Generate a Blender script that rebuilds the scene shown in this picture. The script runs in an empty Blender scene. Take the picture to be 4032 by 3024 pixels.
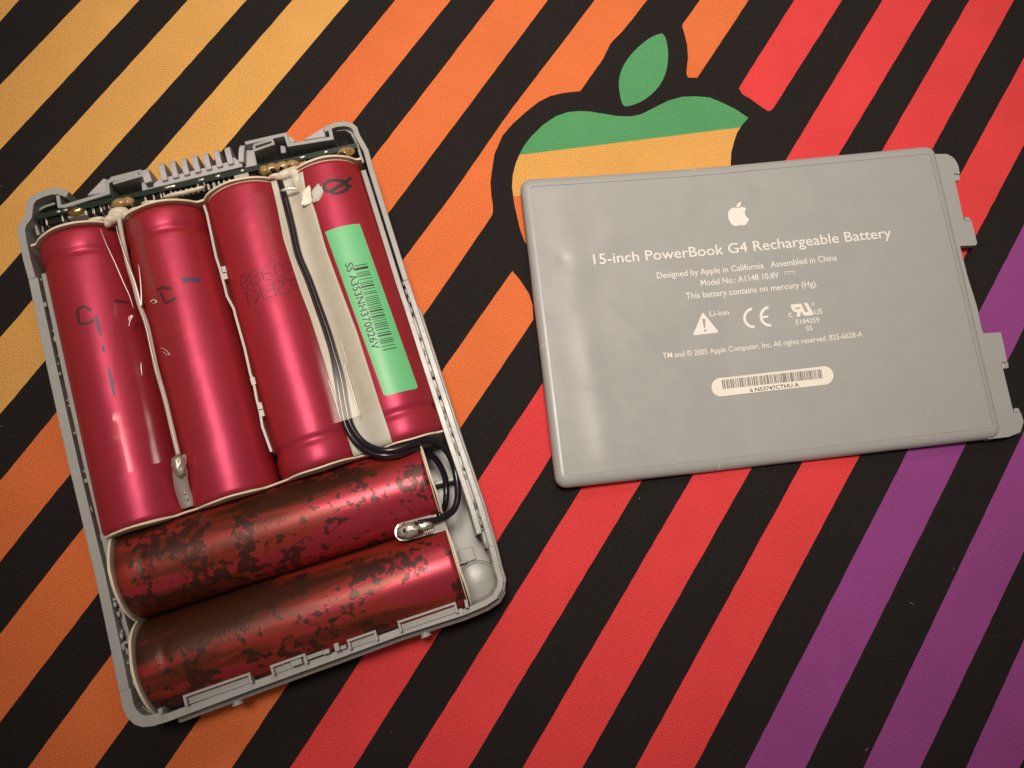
import bpy, bmesh, math, random
from mathutils import Vector, Matrix, noise
from mathutils.geometry import delaunay_2d_cdt, interpolate_bezier

random.seed(7)
MM = 0.001
SC = bpy.context.scene
COL = SC.collection

# ------------------------------------------------------------------ camera
HC = 178.0            # height of the lens above the cloth, mm
FP = 3050.0           # focal length in photograph pixels (4032 wide)
RW = Matrix(((0.99735035, 0.0, 0.07274804),
             (-0.01610265, 0.97519484, 0.22076172),
             (-0.07094351, -0.22134821, 0.97261091)))      # world -> camera
cam_d = bpy.data.cameras.new("camera")
cam = bpy.data.objects.new("camera", cam_d)
COL.objects.link(cam)
M4 = RW.transposed().to_4x4()
M4.translation = Vector((0, 0, HC * MM))
cam.matrix_world = M4
cam_d.sensor_width = 36.0
cam_d.lens = 36.0 * FP / 4032.0
cam_d.clip_start = 0.005
cam_d.clip_end = 10.0
SC.camera = cam

# ------------------------------------------------------------------ world, lamps, exposure
world = bpy.data.worlds.new("World")
SC.world = world
world.use_nodes = True
bg = world.node_tree.nodes["Background"]
bg.inputs[0].default_value = (1.0, 0.80, 0.62, 1)
bg.inputs[1].default_value = 0.15


def area(name, loc, target, sx, sy, power, col, spread=180):
    d = bpy.data.lights.new(name, 'AREA')
    d.shape = 'RECTANGLE'
    d.size, d.size_y = sx, sy
    d.energy = power
    d.color = col
    d.spread = math.radians(spread)
    o = bpy.data.objects.new(name, d)
    COL.objects.link(o)
    o.location = loc
    o.rotation_euler = (Vector(target) - Vector(loc)).to_track_quat('-Z', 'Y').to_euler()
    return o


def spot(name, loc, target, radius, power, col, size, blend):
    d = bpy.data.lights.new(name, 'SPOT')
    d.shadow_soft_size = radius
    d.energy = power
    d.color = col
    d.spot_size = math.radians(size)
    d.spot_blend = blend
    o = bpy.data.objects.new(name, d)
    COL.objects.link(o)
    o.location = loc
    o.rotation_euler = (Vector(target) - Vector(loc)).to_track_quat('-Z', 'Y').to_euler()
    return o


spot("table_lamp", (-0.045, 0.135, 0.60), (0.035, 0.112, 0.0), 0.075, 16.8, (1.0, 0.89, 0.775), 42, 1.0)
area("room_light", (0.02, 0.50, 0.55), (0.0, 0.03, 0.0), 0.30, 0.20, 0.75, (1.0, 0.90, 0.79))

SC.view_settings.view_transform = 'Standard'
SC.view_settings.look = 'None'
SC.view_settings.exposure = -0.08
SC.view_settings.gamma = 1.0
SC.render.film_transparent = False

CAM = Vector((0, 0, HC))
RWT = RW.transposed()


def ray(u, v):
    return (RWT @ Vector((u - 2016.0, 1512.0 - v, -FP))).normalized()


def at(u, v, z=0.0):
    """point of the place (mm) seen at photograph pixel u, v and lying at height z"""
    d = ray(u, v)
    return CAM + d * ((z - HC) / d.z)


# ------------------------------------------------------------------ materials
def mat(name):
    m = bpy.data.materials.new(name)
    m.use_nodes = True
    nt = m.node_tree
    return m, nt, nt.nodes["Principled BSDF"]


def N(nt, t, **kw):
    n = nt.nodes.new(t)
    for k, v in kw.items():
        setattr(n, k, v)
    return n


def setin(n, **kw):
    for k, v in kw.items():
        n.inputs[k].default_value = v


def ramp(nt, fac, stops):
    r = N(nt, 'ShaderNodeValToRGB')
    e = r.color_ramp.elements
    while len(e) < len(stops):
        e.new(0.5)
    for i, (p, c) in enumerate(stops):
        e[i].position = p
        e[i].color = (*c, 1) if len(c) == 3 else c
    nt.links.new(fac, r.inputs[0])
    return r.outputs[0]


def math_n(nt, op, a, b=None, c=None, clamp=False):
    n = N(nt, 'ShaderNodeMath', operation=op)
    n.use_clamp = clamp
    for i, x in enumerate((a, b, c)):
        if x is None:
            continue
        if isinstance(x, (int, float)):
            n.inputs[i].default_value = x
        else:
            nt.links.new(x, n.inputs[i])
    return n.outputs[0]


def mixc(nt, fac, a, b, mode='MIX'):
    n = N(nt, 'ShaderNodeMix', data_type='RGBA', blend_type=mode)
    for i, x in ((0, fac), (6, a), (7, b)):
        if isinstance(x, (int, float)):
            n.inputs[i].default_value = x
        elif isinstance(x, tuple):
            n.inputs[i].default_value = (*x, 1) if len(x) == 3 else x
        else:
            nt.links.new(x, n.inputs[i])
    return n.outputs[2]


def objcoord(nt, scale=(1, 1, 1), rot=(0, 0, 0)):
    tc = N(nt, 'ShaderNodeTexCoord')
    mp = N(nt, 'ShaderNodeMapping')
    mp.inputs['Scale'].default_value = scale
    mp.inputs['Rotation'].default_value = rot
    nt.links.new(tc.outputs['Object'], mp.inputs[0])
    return mp.outputs[0]


def noise_n(nt, vec, scale, detail=3, rough=0.55, dist=0.0):
    n = N(nt, 'ShaderNodeTexNoise')
    nt.links.new(vec, n.inputs['Vector'])
    setin(n, Scale=scale, Detail=detail, Roughness=rough, Distortion=dist)
    return n.outputs[0]


def bump(nt, bsdf, h, strength, dist, normal=None):
    b = N(nt, 'ShaderNodeBump')
    setin(b, Strength=strength, Distance=dist)
    nt.links.new(h, b.inputs['Height'])
    if normal is not None:
        nt.links.new(normal, b.inputs['Normal'])
    nt.links.new(b.outputs[0], bsdf.inputs['Normal'])
    return b.outputs[0]


def cloth_mat(name, col, dark=False):
    """printed knit jersey: loops about 0.42 x 0.46 mm, lint and mottling"""
    m, nt, b = mat(name)
    v = objcoord(nt, rot=(0, 0, math.radians(-7)))
    sep = N(nt, 'ShaderNodeSeparateXYZ')
    nt.links.new(v, sep.inputs[0])
    wob = noise_n(nt, v, 420, 2)
    wobc = math_n(nt, 'MULTIPLY', math_n(nt, 'SUBTRACT', wob, 0.5), 3.0)
    kx = 2 * math.pi / (0.44 * MM)
    ky = 2 * math.pi / (0.47 * MM)
    sx = math_n(nt, 'SINE', math_n(nt, 'ADD', math_n(nt, 'MULTIPLY', sep.outputs[0], kx), wobc))
    sy = math_n(nt, 'SINE', math_n(nt, 'ADD', math_n(nt, 'MULTIPLY', sep.outputs[1], ky),
                                   math_n(nt, 'ADD', math_n(nt, 'MULTIPLY', sx, 0.9), wobc)))
    loops = math_n(nt, 'ADD', math_n(nt, 'MULTIPLY', sx, 0.35), math_n(nt, 'MULTIPLY', sy, 0.65))
    fine = noise_n(nt, v, 3400, 2, 0.7)
    mott = noise_n(nt, v, 60, 3)
    val = math_n(nt, 'ADD', math_n(nt, 'MULTIPLY', loops, 0.26),
                 math_n(nt, 'ADD', math_n(nt, 'MULTIPLY', math_n(nt, 'SUBTRACT', fine, 0.5), 1.6),
                        math_n(nt, 'MULTIPLY', math_n(nt, 'SUBTRACT', mott, 0.5), 0.25)))
    fac = math_n(nt, 'ADD', 1.0, val)
    comb = N(nt, 'ShaderNodeCombineXYZ')
    for i in range(3):
        nt.links.new(fac, comb.inputs[i])
    c = mixc(nt, 1.0, (*col, 1), comb.outputs[0], 'MULTIPLY')
    if dark:
        sp = noise_n(nt, v, 1900, 2, 0.8)
        spk = ramp(nt, sp, [(0.60, (0, 0, 0)), (0.74, (1, 1, 1))])
        c = mixc(nt, math_n(nt, 'MULTIPLY', spk, 0.75), c, (0.055, 0.045, 0.043, 1))
    nt.links.new(c, b.inputs['Base Color'])
    setin(b, Roughness=0.86)
    b.inputs['Specular IOR Level'].default_value = 0.25
    b.inputs['Sheen Weight'].default_value = 0.025 if dark else 0.08
    b.inputs['Sheen Roughness'].default_value = 0.4
    h = math_n(nt, 'ADD', math_n(nt, 'MULTIPLY', loops, 0.5), fine)
    bump(nt, b, h, 0.45, 0.00012)
    return m


def plastic_mat(name, col, rough=0.45, grain=0.5, dirt=0.0, spec=0.5, var=0.10, scuff=0.0):
    m, nt, b = mat(name)
    v = objcoord(nt)
    n1 = noise_n(nt, v, 3500, 2, 0.6)
    n2 = noise_n(nt, v, 180, 4, 0.6)
    f = math_n(nt, 'ADD', 1.0, math_n(nt, 'MULTIPLY', math_n(nt, 'SUBTRACT', n2, 0.5), var))
    comb = N(nt, 'ShaderNodeCombineXYZ')
    for i in range(3):
        nt.links.new(f, comb.inputs[i])
    c = mixc(nt, 1.0, (*col, 1), comb.outputs[0], 'MULTIPLY')
    if dirt > 0:
        n3 = noise_n(nt, v, 700, 5, 0.7, 0.4)
        k = ramp(nt, n3, [(0.55, (0, 0, 0)), (0.72, (1, 1, 1))])
        c = mixc(nt, math_n(nt, 'MULTIPLY', k, dirt), c, (0.62, 0.60, 0.55, 1))
        n4 = noise_n(nt, v, 420, 4, 0.6, 0.3)
        k4 = ramp(nt, n4, [(0.60, (0, 0, 0)), (0.75, (1, 1, 1))])
        c = mixc(nt, math_n(nt, 'MULTIPLY', k4, dirt * 0.9), c, (0.10, 0.095, 0.085, 1))
    if scuff:
        sv = objcoord(nt, scale=(0.05, 1.0, 1.0), rot=(0, 0, math.radians(24)))
        sc1 = ramp(nt, noise_n(nt, sv, 2600, 2, 0.5), [(0.70, (0, 0, 0)), (0.76, (1, 1, 1))])
        sv2 = objcoord(nt, scale=(1.0, 0.06, 1.0), rot=(0, 0, math.radians(-15)))
        sc2 = ramp(nt, noise_n(nt, sv2, 1900, 2, 0.5), [(0.71, (0, 0, 0)), (0.77, (1, 1, 1))])
        dsp = ramp(nt, noise_n(nt, v, 1500, 1, 0.4), [(0.74, (0, 0, 0)), (0.80, (1, 1, 1))])
        patch = ramp(nt, noise_n(nt, v, 55, 3, 0.6), [(0.48, (0, 0, 0)), (0.66, (1, 1, 1))])
        k_ = math_n(nt, 'MULTIPLY', math_n(nt, 'ADD', math_n(nt, 'ADD', sc1, sc2), dsp), math_n(nt, 'MULTIPLY', patch, scuff))
        c = mixc(nt, k_, c, (0.62, 0.61, 0.57, 1))
        sm = noise_n(nt, v, 90, 4, 0.6, 0.6)
        rough = math_n(nt, 'ADD', rough, math_n(nt, 'MULTIPLY', math_n(nt, 'SUBTRACT', sm, 0.5), 0.30))
    nt.links.new(c, b.inputs['Base Color'])
    r = math_n(nt, 'ADD', rough, math_n(nt, 'MULTIPLY', math_n(nt, 'SUBTRACT', n2, 0.5), 0.2))
    nt.links.new(r, b.inputs['Roughness'])
    b.inputs['Specular IOR Level'].default_value = spec
    h = n1 if dirt == 0 else math_n(nt, 'MULTIPLY', n2, 3.0)
    bump(nt, b, h, grain, 0.00003 if dirt == 0 else 0.00008)
    return m


def plain_mat(name, col, rough=0.5, metal=0.0, spec=0.5, bumps=0.0, bscale=1500, var=0.12):
    m, nt, b = mat(name)
    v = objcoord(nt)
    n2 = noise_n(nt, v, bscale * 0.3, 3, 0.6)
    f = math_n(nt, 'ADD', 1.0, math_n(nt, 'MULTIPLY', math_n(nt, 'SUBTRACT', n2, 0.5), var * 2))
    comb = N(nt, 'ShaderNodeCombineXYZ')
    for i in range(3):
        nt.links.new(f, comb.inputs[i])
    c = mixc(nt, 1.0, (*col, 1), comb.outputs[0], 'MULTIPLY')
    nt.links.new(c, b.inputs['Base Color'])
    setin(b, Roughness=rough, Metallic=metal)
    b.inputs['Specular IOR Level'].default_value = spec
    if bumps:
        bump(nt, b, noise_n(nt, v, bscale, 3, 0.6), bumps, 0.0001)
    return m


def cell_mat(name, stained=False, seed=0.0):
    """dyed heat-shrink foil: deep red body colour under a satin pink metallic gloss"""
    m, nt, b = mat(name)
    v = objcoord(nt)
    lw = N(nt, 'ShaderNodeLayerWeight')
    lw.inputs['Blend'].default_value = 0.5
    body = ramp(nt, lw.outputs['Facing'], [(0.0, (0.365, 0.029, 0.054)), (0.35, (0.365, 0.027, 0.036)), (0.7, (0.36, 0.022, 0.018)), (1.0, (0.32, 0.020, 0.010))])  # highlight's pink put into the base colour where the wrap faces the view
    vs = objcoord(nt, scale=(0.12, 1.0, 1.0))
    streak = noise_n(nt, vs, 260, 3, 0.5)
    f = math_n(nt, 'ADD', 1.0, math_n(nt, 'MULTIPLY', math_n(nt, 'SUBTRACT', streak, 0.5), 0.35))
    comb = N(nt, 'ShaderNodeCombineXYZ')
    for i in range(3):
        nt.links.new(f, comb.inputs[i])
    c = mixc(nt, 1.0, body, comb.outputs[0], 'MULTIPLY')
    rough = 0.42
    metal = 0.30
    if stained:
        mv = N(nt, 'ShaderNodeMapping')
        mv.inputs['Location'].default_value = (seed, seed * 1.7, 0)
        nt.links.new(v, mv.inputs[0])
        msx = N(nt, 'ShaderNodeMapping')
        msx.inputs['Scale'].default_value = (0.33, 1.0, 1.0)
        nt.links.new(mv.outputs[0], msx.inputs[0])
        sep = N(nt, 'ShaderNodeSeparateXYZ')
        nt.links.new(v, sep.inputs[0])
        msx.inputs['Scale'].default_value = (0.13, 1.0, 1.0)
        big = noise_n(nt, msx.outputs[0], 190, 4, 0.45, 0.3)
        # crust is heavier towards one end and on the sides of the can
        along = math_n(nt, 'MULTIPLY', sep.outputs[0], 3.4)
        side = math_n(nt, 'MULTIPLY', math_n(nt, 'ABSOLUTE', math_n(nt, 'ADD', sep.outputs[1], -0.0008)), 17.0)
        film = math_n(nt, 'ADD', math_n(nt, 'ADD', big, math_n(nt, 'MULTIPLY', noise_n(nt, mv.outputs[0], 700, 3, 0.5), 0.07)), math_n(nt, 'ADD', along, side))
        filmk = ramp(nt, film, [(0.580, (0, 0, 0)), (0.595, (1, 1, 1))])
        c = mixc(nt, math_n(nt, 'MULTIPLY', filmk, 0.84), c, (0.24, 0.026, 0.012, 1))
        film2 = ramp(nt, film, [(0.635, (0, 0, 0)), (0.68, (1, 1, 1))])
        c = mixc(nt, math_n(nt, 'MULTIPLY', film2, 0.75), c, (0.09, 0.018, 0.008, 1))
        clus = noise_n(nt, mv.outputs[0], 120, 2, 0.5)
        spots = noise_n(nt, mv.outputs[0], 640, 4, 0.5, 0.1)
        spotsum = math_n(nt, 'ADD', spots, math_n(nt, 'ADD', math_n(nt, 'MULTIPLY', math_n(nt, 'SUBTRACT', clus, 0.5), 1.2), math_n(nt, 'MULTIPLY', math_n(nt, 'ADD', along, side), 0.28)))
        spk = ramp(nt, spotsum, [(0.565, (0, 0, 0)), (0.635, (1, 1, 1))])
        c = mixc(nt, math_n(nt, 'MULTIPLY', spk, 0.92), c, (0.028, 0.010, 0.008, 1))
        deep = ramp(nt, film, [(0.70, (0, 0, 0)), (0.78, (1, 1, 1))])
        c = mixc(nt, math_n(nt, 'MULTIPLY', deep, 0.88), c, (0.035, 0.012, 0.005, 1))
        both = math_n(nt, 'MAXIMUM', spk, math_n(nt, 'MULTIPLY', filmk, 0.72))
        nt.links.new(math_n(nt, 'SUBTRACT', metal + 0.12, math_n(nt, 'MULTIPLY', both, 0.34)), b.inputs['Metallic'])
        nt.links.new(math_n(nt, 'ADD', 0.33, math_n(nt, 'MULTIPLY', both, 0.05)), b.inputs['Roughness'])
        h = math_n(nt, 'ADD', math_n(nt, 'MULTIPLY', spk, 1.0), math_n(nt, 'MULTIPLY', filmk, 0.3))
        bump(nt, b, h, 0.2, 0.00008)
    else:
        setin(b, Roughness=rough, Metallic=metal)
        n_ = bump(nt, b, noise_n(nt, vs, 900, 3, 0.6), 0.15, 0.00005)
        bump(nt, b, noise_n(nt, v, 110, 2, 0.5), 0.35, 0.0006, n_)
    nt.links.new(c, b.inputs['Base Color'])
    b.inputs['Specular IOR Level'].default_value = 0.85
    b.inputs['Specular Tint'].default_value = (1.0, 0.62, 0.58, 1) if stained else (0.92, 0.30, 0.58, 1)
    if stained:
        b.inputs['Specular IOR Level'].default_value = 0.6
    b.inputs['Coat Weight'].default_value = 0.03
    b.inputs['Coat Roughness'].default_value = 0.3
    return m


def film_mat(name, gloss=0.0):
    m = bpy.data.materials.new(name)
    m.use_nodes = True
    nt = m.node_tree
    nt.nodes.remove(nt.nodes["Principled BSDF"])
    out = nt.nodes["Material Output"]
    tr = N(nt, 'ShaderNodeBsdfTransparent')
    tr.inputs[0].default_value = (0.97, 0.95, 0.93, 1)
    gl = N(nt, 'ShaderNodeBsdfGlossy')
    setin(gl, Roughness=0.13 if gloss == 0 else 0.45)
    gl.inputs[0].default_value = (1, 0.95, 0.9, 1)
    fr = N(nt, 'ShaderNodeFresnel')
    fr.inputs[0].default_value = 1.45
    mx = N(nt, 'ShaderNodeMixShader')
    f = math_n(nt, 'ADD', math_n(nt, 'MULTIPLY', fr.outputs[0], 0.20), gloss * 0.55, clamp=True)
    nt.links.new(f, mx.inputs[0])
    nt.links.new(tr.outputs[0], mx.inputs[1])
    nt.links.new(gl.outputs[0], mx.inputs[2])
    nt.links.new(mx.outputs[0], out.inputs[0])
    return m


MT = {}
MT['black'] = cloth_mat('black knit', (0.0115, 0.0085, 0.0085), dark=True)
MT['yellow'] = cloth_mat('amber knit', (0.68, 0.355, 0.095))
MT['orange'] = cloth_mat('orange knit', (0.70, 0.165, 0.048))
MT['red'] = cloth_mat('red knit', (0.70, 0.052, 0.056))
MT['purple'] = cloth_mat('purple knit', (0.27, 0.055, 0.24))
MT['green'] = cloth_mat('green knit', (0.085, 0.31, 0.125))
MT['case'] = plastic_mat('grey moulded plastic', (0.34, 0.34, 0.335), 0.40, 0.4, dirt=0.10)
MT['case_rough'] = plastic_mat('grey plastic with torn glue', (0.33, 0.325, 0.31), 0.32, 0.3, dirt=0.22)
MT['tray'] = plastic_mat('inner grey plastic', (0.34, 0.34, 0.325), 0.34, 0.5)
MT['comb'] = plastic_mat('lavender grey plastic', (0.42, 0.40, 0.415), 0.5, 0.4)
MT['lid'] = plastic_mat('grey lid plastic', (0.358, 0.364, 0.360), 0.36, 0.4, var=0.05)
MT['label'] = plastic_mat('silver grey label foil', (0.358, 0.364, 0.360), 0.33, 0.4, spec=0.6, var=0.05, scuff=0.35)
MT['print'] = plain_mat('pale print', (0.78, 0.76, 0.72), 0.5, var=0.05)
MT['sticker'] = plain_mat('off-white sticker', (0.82, 0.78, 0.69), 0.45, var=0.04)
MT['ink'] = plain_mat('black ink', (0.02, 0.018, 0.018), 0.5)
MT['inkbrown'] = plain_mat('faded ink', (0.075, 0.012, 0.014), 0.45)
MT['inkdot'] = plain_mat('dot print ink', (0.07, 0.010, 0.014), 0.45)
MT['inkblue'] = plain_mat('blue pen', (0.085, 0.03, 0.10), 0.45)
MT['greenlab'] = plain_mat('green paper sticker', (0.155, 0.53, 0.235), 0.42, var=0.05)
MT['paper'] = plain_mat('grey beige insulation paper', (0.55, 0.525, 0.455), 0.62, bumps=0.35, bscale=1400, var=0.10)
MT['paperedge'] = plain_mat('cream fish paper', (0.70, 0.61, 0.47), 0.7, var=0.10)
MT['white_wire'] = plain_mat('white wire sleeve', (0.52, 0.48, 0.45), 0.33, var=0.10)
MT['black_wire'] = plain_mat('black wire sleeve', (0.012, 0.009, 0.014), 0.23, bumps=0.1, bscale=900)
MT['silicone'] = plain_mat('cream silicone', (0.66, 0.58, 0.46), 0.42, bumps=0.05, bscale=500, var=0.15)
MT['tanglue'] = plain_mat('amber flux glue', (0.33, 0.20, 0.075), 0.2, bumps=0.1, bscale=600, var=0.5)
MT['pcb'] = plain_mat('green circuit board', (0.010, 0.022, 0.015), 0.28, bumps=0.2, bscale=900, var=0.3)
MT['chip'] = plain_mat('black chip', (0.012, 0.011, 0.010), 0.2)
MT['nickel'] = plain_mat('nickel strip', (0.60, 0.57, 0.53), 0.30, metal=0.6, bumps=0.25, bscale=700)
MT['solder'] = plain_mat('solder', (0.46, 0.42, 0.36), 0.36, metal=0.7, bumps=0.4, bscale=420)
MT['gold'] = plain_mat('gold contact', (0.75, 0.52, 0.20), 0.25, metal=1.0)
MT['capend'] = plain_mat('component end cap', (0.80, 0.77, 0.70), 0.2, metal=0.6)
MT['tape'] = film_mat('clear tape')
MT['fold_glint'] = film_mat('tape fold glint', 1.0)  # constant bright gloss for the highlights along the folds
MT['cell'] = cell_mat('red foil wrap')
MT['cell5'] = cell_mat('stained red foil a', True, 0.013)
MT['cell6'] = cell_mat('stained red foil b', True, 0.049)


# ------------------------------------------------------------------ mesh helpers (mm in, metres out)
class MB:
    def __init__(s):
        s.v, s.f, s.m = [], [], []

    def add(s, vs, fs, mi=0):
        o = len(s.v)
        s.v += [Vector(p) for p in vs]
        s.f += [tuple(i + o for i in f) for f in fs]
        s.m += [mi] * len(fs)

    def box(s, c, size, ang=0.0, mi=0, taper=1.0, M=None):
        hx, hy, hz = size[0] / 2, size[1] / 2, size[2] / 2
        ca, sa = math.cos(ang), math.sin(ang)
        vs = []
        for z, t in ((-hz, 1.0), (hz, taper)):
            for x, y in ((-hx, -hy), (hx, -hy), (hx, hy), (-hx, hy)):
                x *= t
                y *= t
                vs.append(Vector((c[0] + x * ca - y * sa, c[1] + x * sa + y * ca, c[2] + z)))
        s.add(vs, [(0, 3, 2, 1), (4, 5, 6, 7), (0, 1, 5, 4), (1, 2, 6, 5), (2, 3, 7, 6), (3, 0, 4, 7)], mi)

    def prism(s, poly, z0, z1, mi=0):
        """poly: list of (x, y) or per-point (x, y) ; ear-free ngon caps"""
        n = len(poly)
        a = sum(poly[i][0] * poly[(i + 1) % n][1] - poly[(i + 1) % n][0] * poly[i][1] for i in range(n))
        if a < 0:
            poly = list(reversed(poly))
        vs = [(p[0], p[1], z0) for p in poly] + [(p[0], p[1], z1) for p in poly]
        fs = [(i, (i + 1) % n, n + (i + 1) % n, n + i) for i in range(n)]
        fs += [tuple(reversed(range(n))), tuple(range(n, 2 * n))]
        s.add(vs, fs, mi)

    def strip(s, pts, off0, off1, z0, z1, closed=False, mi=0, ztop=None):
        """wall along a plan polyline between two sideways offsets (left positive)"""
        n = len(pts)
        P2 = [Vector((p[0], p[1])) for p in pts]
        L0, L1 = [], []
        for i in range(n):
            a = P2[i - 1] if (i > 0 or closed) else None
            b = P2[(i + 1) % n] if (i < n - 1 or closed) else None
            d1 = (P2[i] - a).normalized() if a is not None else None
            d2 = (b - P2[i]).normalized() if b is not None else None
            if d1 is None:
                d1 = d2
            if d2 is None:
                d2 = d1
            n1 = Vector((-d1.y, d1.x))
            n2 = Vector((-d2.y, d2.x))
            nn = (n1 + n2)
            nn = nn.normalized() if nn.length > 1e-6 else n1
            k = 1.0 / max(0.5, nn.dot(n1))
            L0.append(P2[i] + nn * off0 * k)
            L1.append(P2[i] + nn * off1 * k)
        vs = []
        for i in range(n):
            zt = z1 if ztop is None else ztop[i]
            vs += [(L0[i].x, L0[i].y, z0), (L0[i].x, L0[i].y, zt), (L1[i].x, L1[i].y, zt), (L1[i].x, L1[i].y, z0)]
        fs = []
        m = n if closed else n - 1
        for i in range(m):
            a, b = 4 * i, 4 * ((i + 1) % n)
            for k in range(4):
                k2 = (k + 1) % 4
                fs.append((a + k, b + k, b + k2, a + k2))
        if not closed:
            fs.append((0, 1, 2, 3))
            e = 4 * (n - 1)
            fs.append((e + 3, e + 2, e + 1, e))
        s.add(vs, fs, mi)

    def tube(s, pts, r, seg=10, mi=0, cap=True):
        pts = [Vector(p) for p in pts]
        n = len(pts)
        up = Vector((0, 0, 1))
        rings = []
        for i in range(n):
            d = (pts[min(i + 1, n - 1)] - pts[max(i - 1, 0)]).normalized()
            a = d.cross(up)
            a = a.normalized() if a.length > 1e-4 else Vector((1, 0, 0))
            b = a.cross(d).normalized()
            rr = r[i] if isinstance(r, (list, tuple)) else r
            rings.append([pts[i] + (a * math.cos(t) + b * math.sin(t)) * rr for t in [2 * math.pi * k / seg for k in range(seg)]])
        vs = [p for g in rings for p in g]
        fs = []
        for i in range(n - 1):
            for k in range(seg):
                k2 = (k + 1) % seg
                fs.append((i * seg + k, i * seg + k2, (i + 1) * seg + k2, (i + 1) * seg + k))
        if cap:
            fs.append(tuple(range(seg)))
            fs.append(tuple(reversed(range((n - 1) * seg, n * seg))))
        s.add(vs, fs, mi)

    def blob(s, c, r, lump=0.25, fr=0.6, seg=20, rings=12, ang=0.0, seed=0.0, mi=0):
        vs = []
        ca, sa = math.cos(ang), math.sin(ang)
        for i in range(rings + 1):
            th = math.pi * i / rings
            for k in range(seg):
                ph = 2 * math.pi * k / seg
                d = Vector((math.sin(th) * math.cos(ph), math.sin(th) * math.sin(ph), math.cos(th)))
                q = 1 + lump * noise.noise(Vector((d.x * fr * 3 + seed, d.y * fr * 3 - seed, d.z * fr * 3)))
                x, y, z = d.x * r[0] * q, d.y * r[1] * q, d.z * r[2] * q
                vs.append(Vector((c[0] + x * ca - y * sa, c[1] + x * sa + y * ca, c[2] + z)))
        fs = []
        for i in range(rings):
            for k in range(seg):
                k2 = (k + 1) % seg
                fs.append((i * seg + k, (i + 1) * seg + k, (i + 1) * seg + k2, i * seg + k2))
        s.add(vs, fs, mi)

    def build(s, name, mats, parent=None, origin=(0, 0, 0), smooth=False, bevel=0.0, label=None, auto=None, subd=0):
        me = bpy.data.meshes.new(name)
        o = Vector(origin)
        me.from_pydata([tuple((p - o) * MM) for p in s.v], [], s.f)
        bm = bmesh.new()
        bm.from_mesh(me)
        for i, f in enumerate(bm.faces):
            f.material_index = s.m[i] if i < len(s.m) else 0
        bmesh.ops.remove_doubles(bm, verts=bm.verts, dist=1e-7)
        bmesh.ops.recalc_face_normals(bm, faces=bm.faces)
        bm.to_mesh(me)
        bm.free()
        for m in (mats if isinstance(mats, (list, tuple)) else [mats]):
            me.materials.append(MT[m])
        if smooth:
            for p in me.polygons:
                p.use_smooth = True
        if auto is not None:
            me.set_sharp_from_angle(angle=math.radians(auto))
        ob = bpy.data.objects.new(name, me)
        COL.objects.link(ob)
        if parent is not None:
            ob.parent = parent
        else:
            ob.location = o * MM
        if bevel > 0:
            md = ob.modifiers.new("bevel", 'BEVEL')
            md.width = bevel * MM
            md.segments = 2
            md.limit_method = 'ANGLE'
            md.angle_limit = math.radians(35)
        if subd:
            md = ob.modifiers.new("subd", 'SUBSURF')
            md.levels = md.render_levels = subd
        if label:
            ob['label'] = label
        return ob


def thing(name, label, cat, loc, rotz=0.0, group=None):
    o = bpy.data.objects.new(name, None)
    COL.objects.link(o)
    o.empty_display_size = 0.01
    o.location = Vector(loc) * MM
    o.rotation_euler = (0, 0, rotz)
    o['label'] = label
    o['category'] = cat
    if group:
        o['group'] = group
    return o


def tag(o, label, cat, group=None):
    o['label'] = label
    o['category'] = cat
    if group:
        o['group'] = group
    return o


def resample(pts, step):
    out = [Vector(pts[0])]
    for a, b in zip(pts[:-1], pts[1:]):
        a, b = Vector(a), Vector(b)
        n = max(1, int((b - a).length / step))
        out += [a.lerp(b, k / n) for k in range(1, n + 1)]
    return out


def smooth_path(pts, n=6):
    """Catmull-Rom through the points"""
    P_ = [Vector(p) for p in pts]
    out = []
    for i in range(len(P_) - 1):
        p0 = P_[max(i - 1, 0)]
        p1, p2 = P_[i], P_[i + 1]
        p3 = P_[min(i + 2, len(P_) - 1)]
        for k in range(n):
            t = k / n
            out.append(0.5 * ((2 * p1) + (p2 - p0) * t + (2 * p0 - 5 * p1 + 4 * p2 - p3) * t * t + (3 * p1 - p0 - 3 * p2 + p3) * t ** 3))
    out.append(P_[-1])
    return out


_tc = {}


def text_mesh(body, res=3):
    """2D triangles of a text in the built-in face: (verts, faces, bounds)"""
    if body in _tc:
        return _tc[body]
    cu = bpy.data.curves.new("t", 'FONT')
    cu.body = body
    cu.resolution_u = res
    cu.offset = 0.007
    ob = bpy.data.objects.new("t", cu)
    COL.objects.link(ob)
    dg = bpy.context.evaluated_depsgraph_get()
    me = bpy.data.meshes.new_from_object(ob.evaluated_get(dg))
    vs = [Vector((v.co.x, v.co.y)) for v in me.vertices]
    fs = [tuple(p.vertices) for p in me.polygons]
    bpy.data.objects.remove(ob)
    bpy.data.curves.remove(cu)
    bpy.data.meshes.remove(me)
    x0, x1 = min(v.x for v in vs), max(v.x for v in vs)
    _tc[body] = (vs, fs, x0, x1)
    return _tc[body]


CAPH = max(v.y for v in text_mesh("H")[0])

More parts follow.
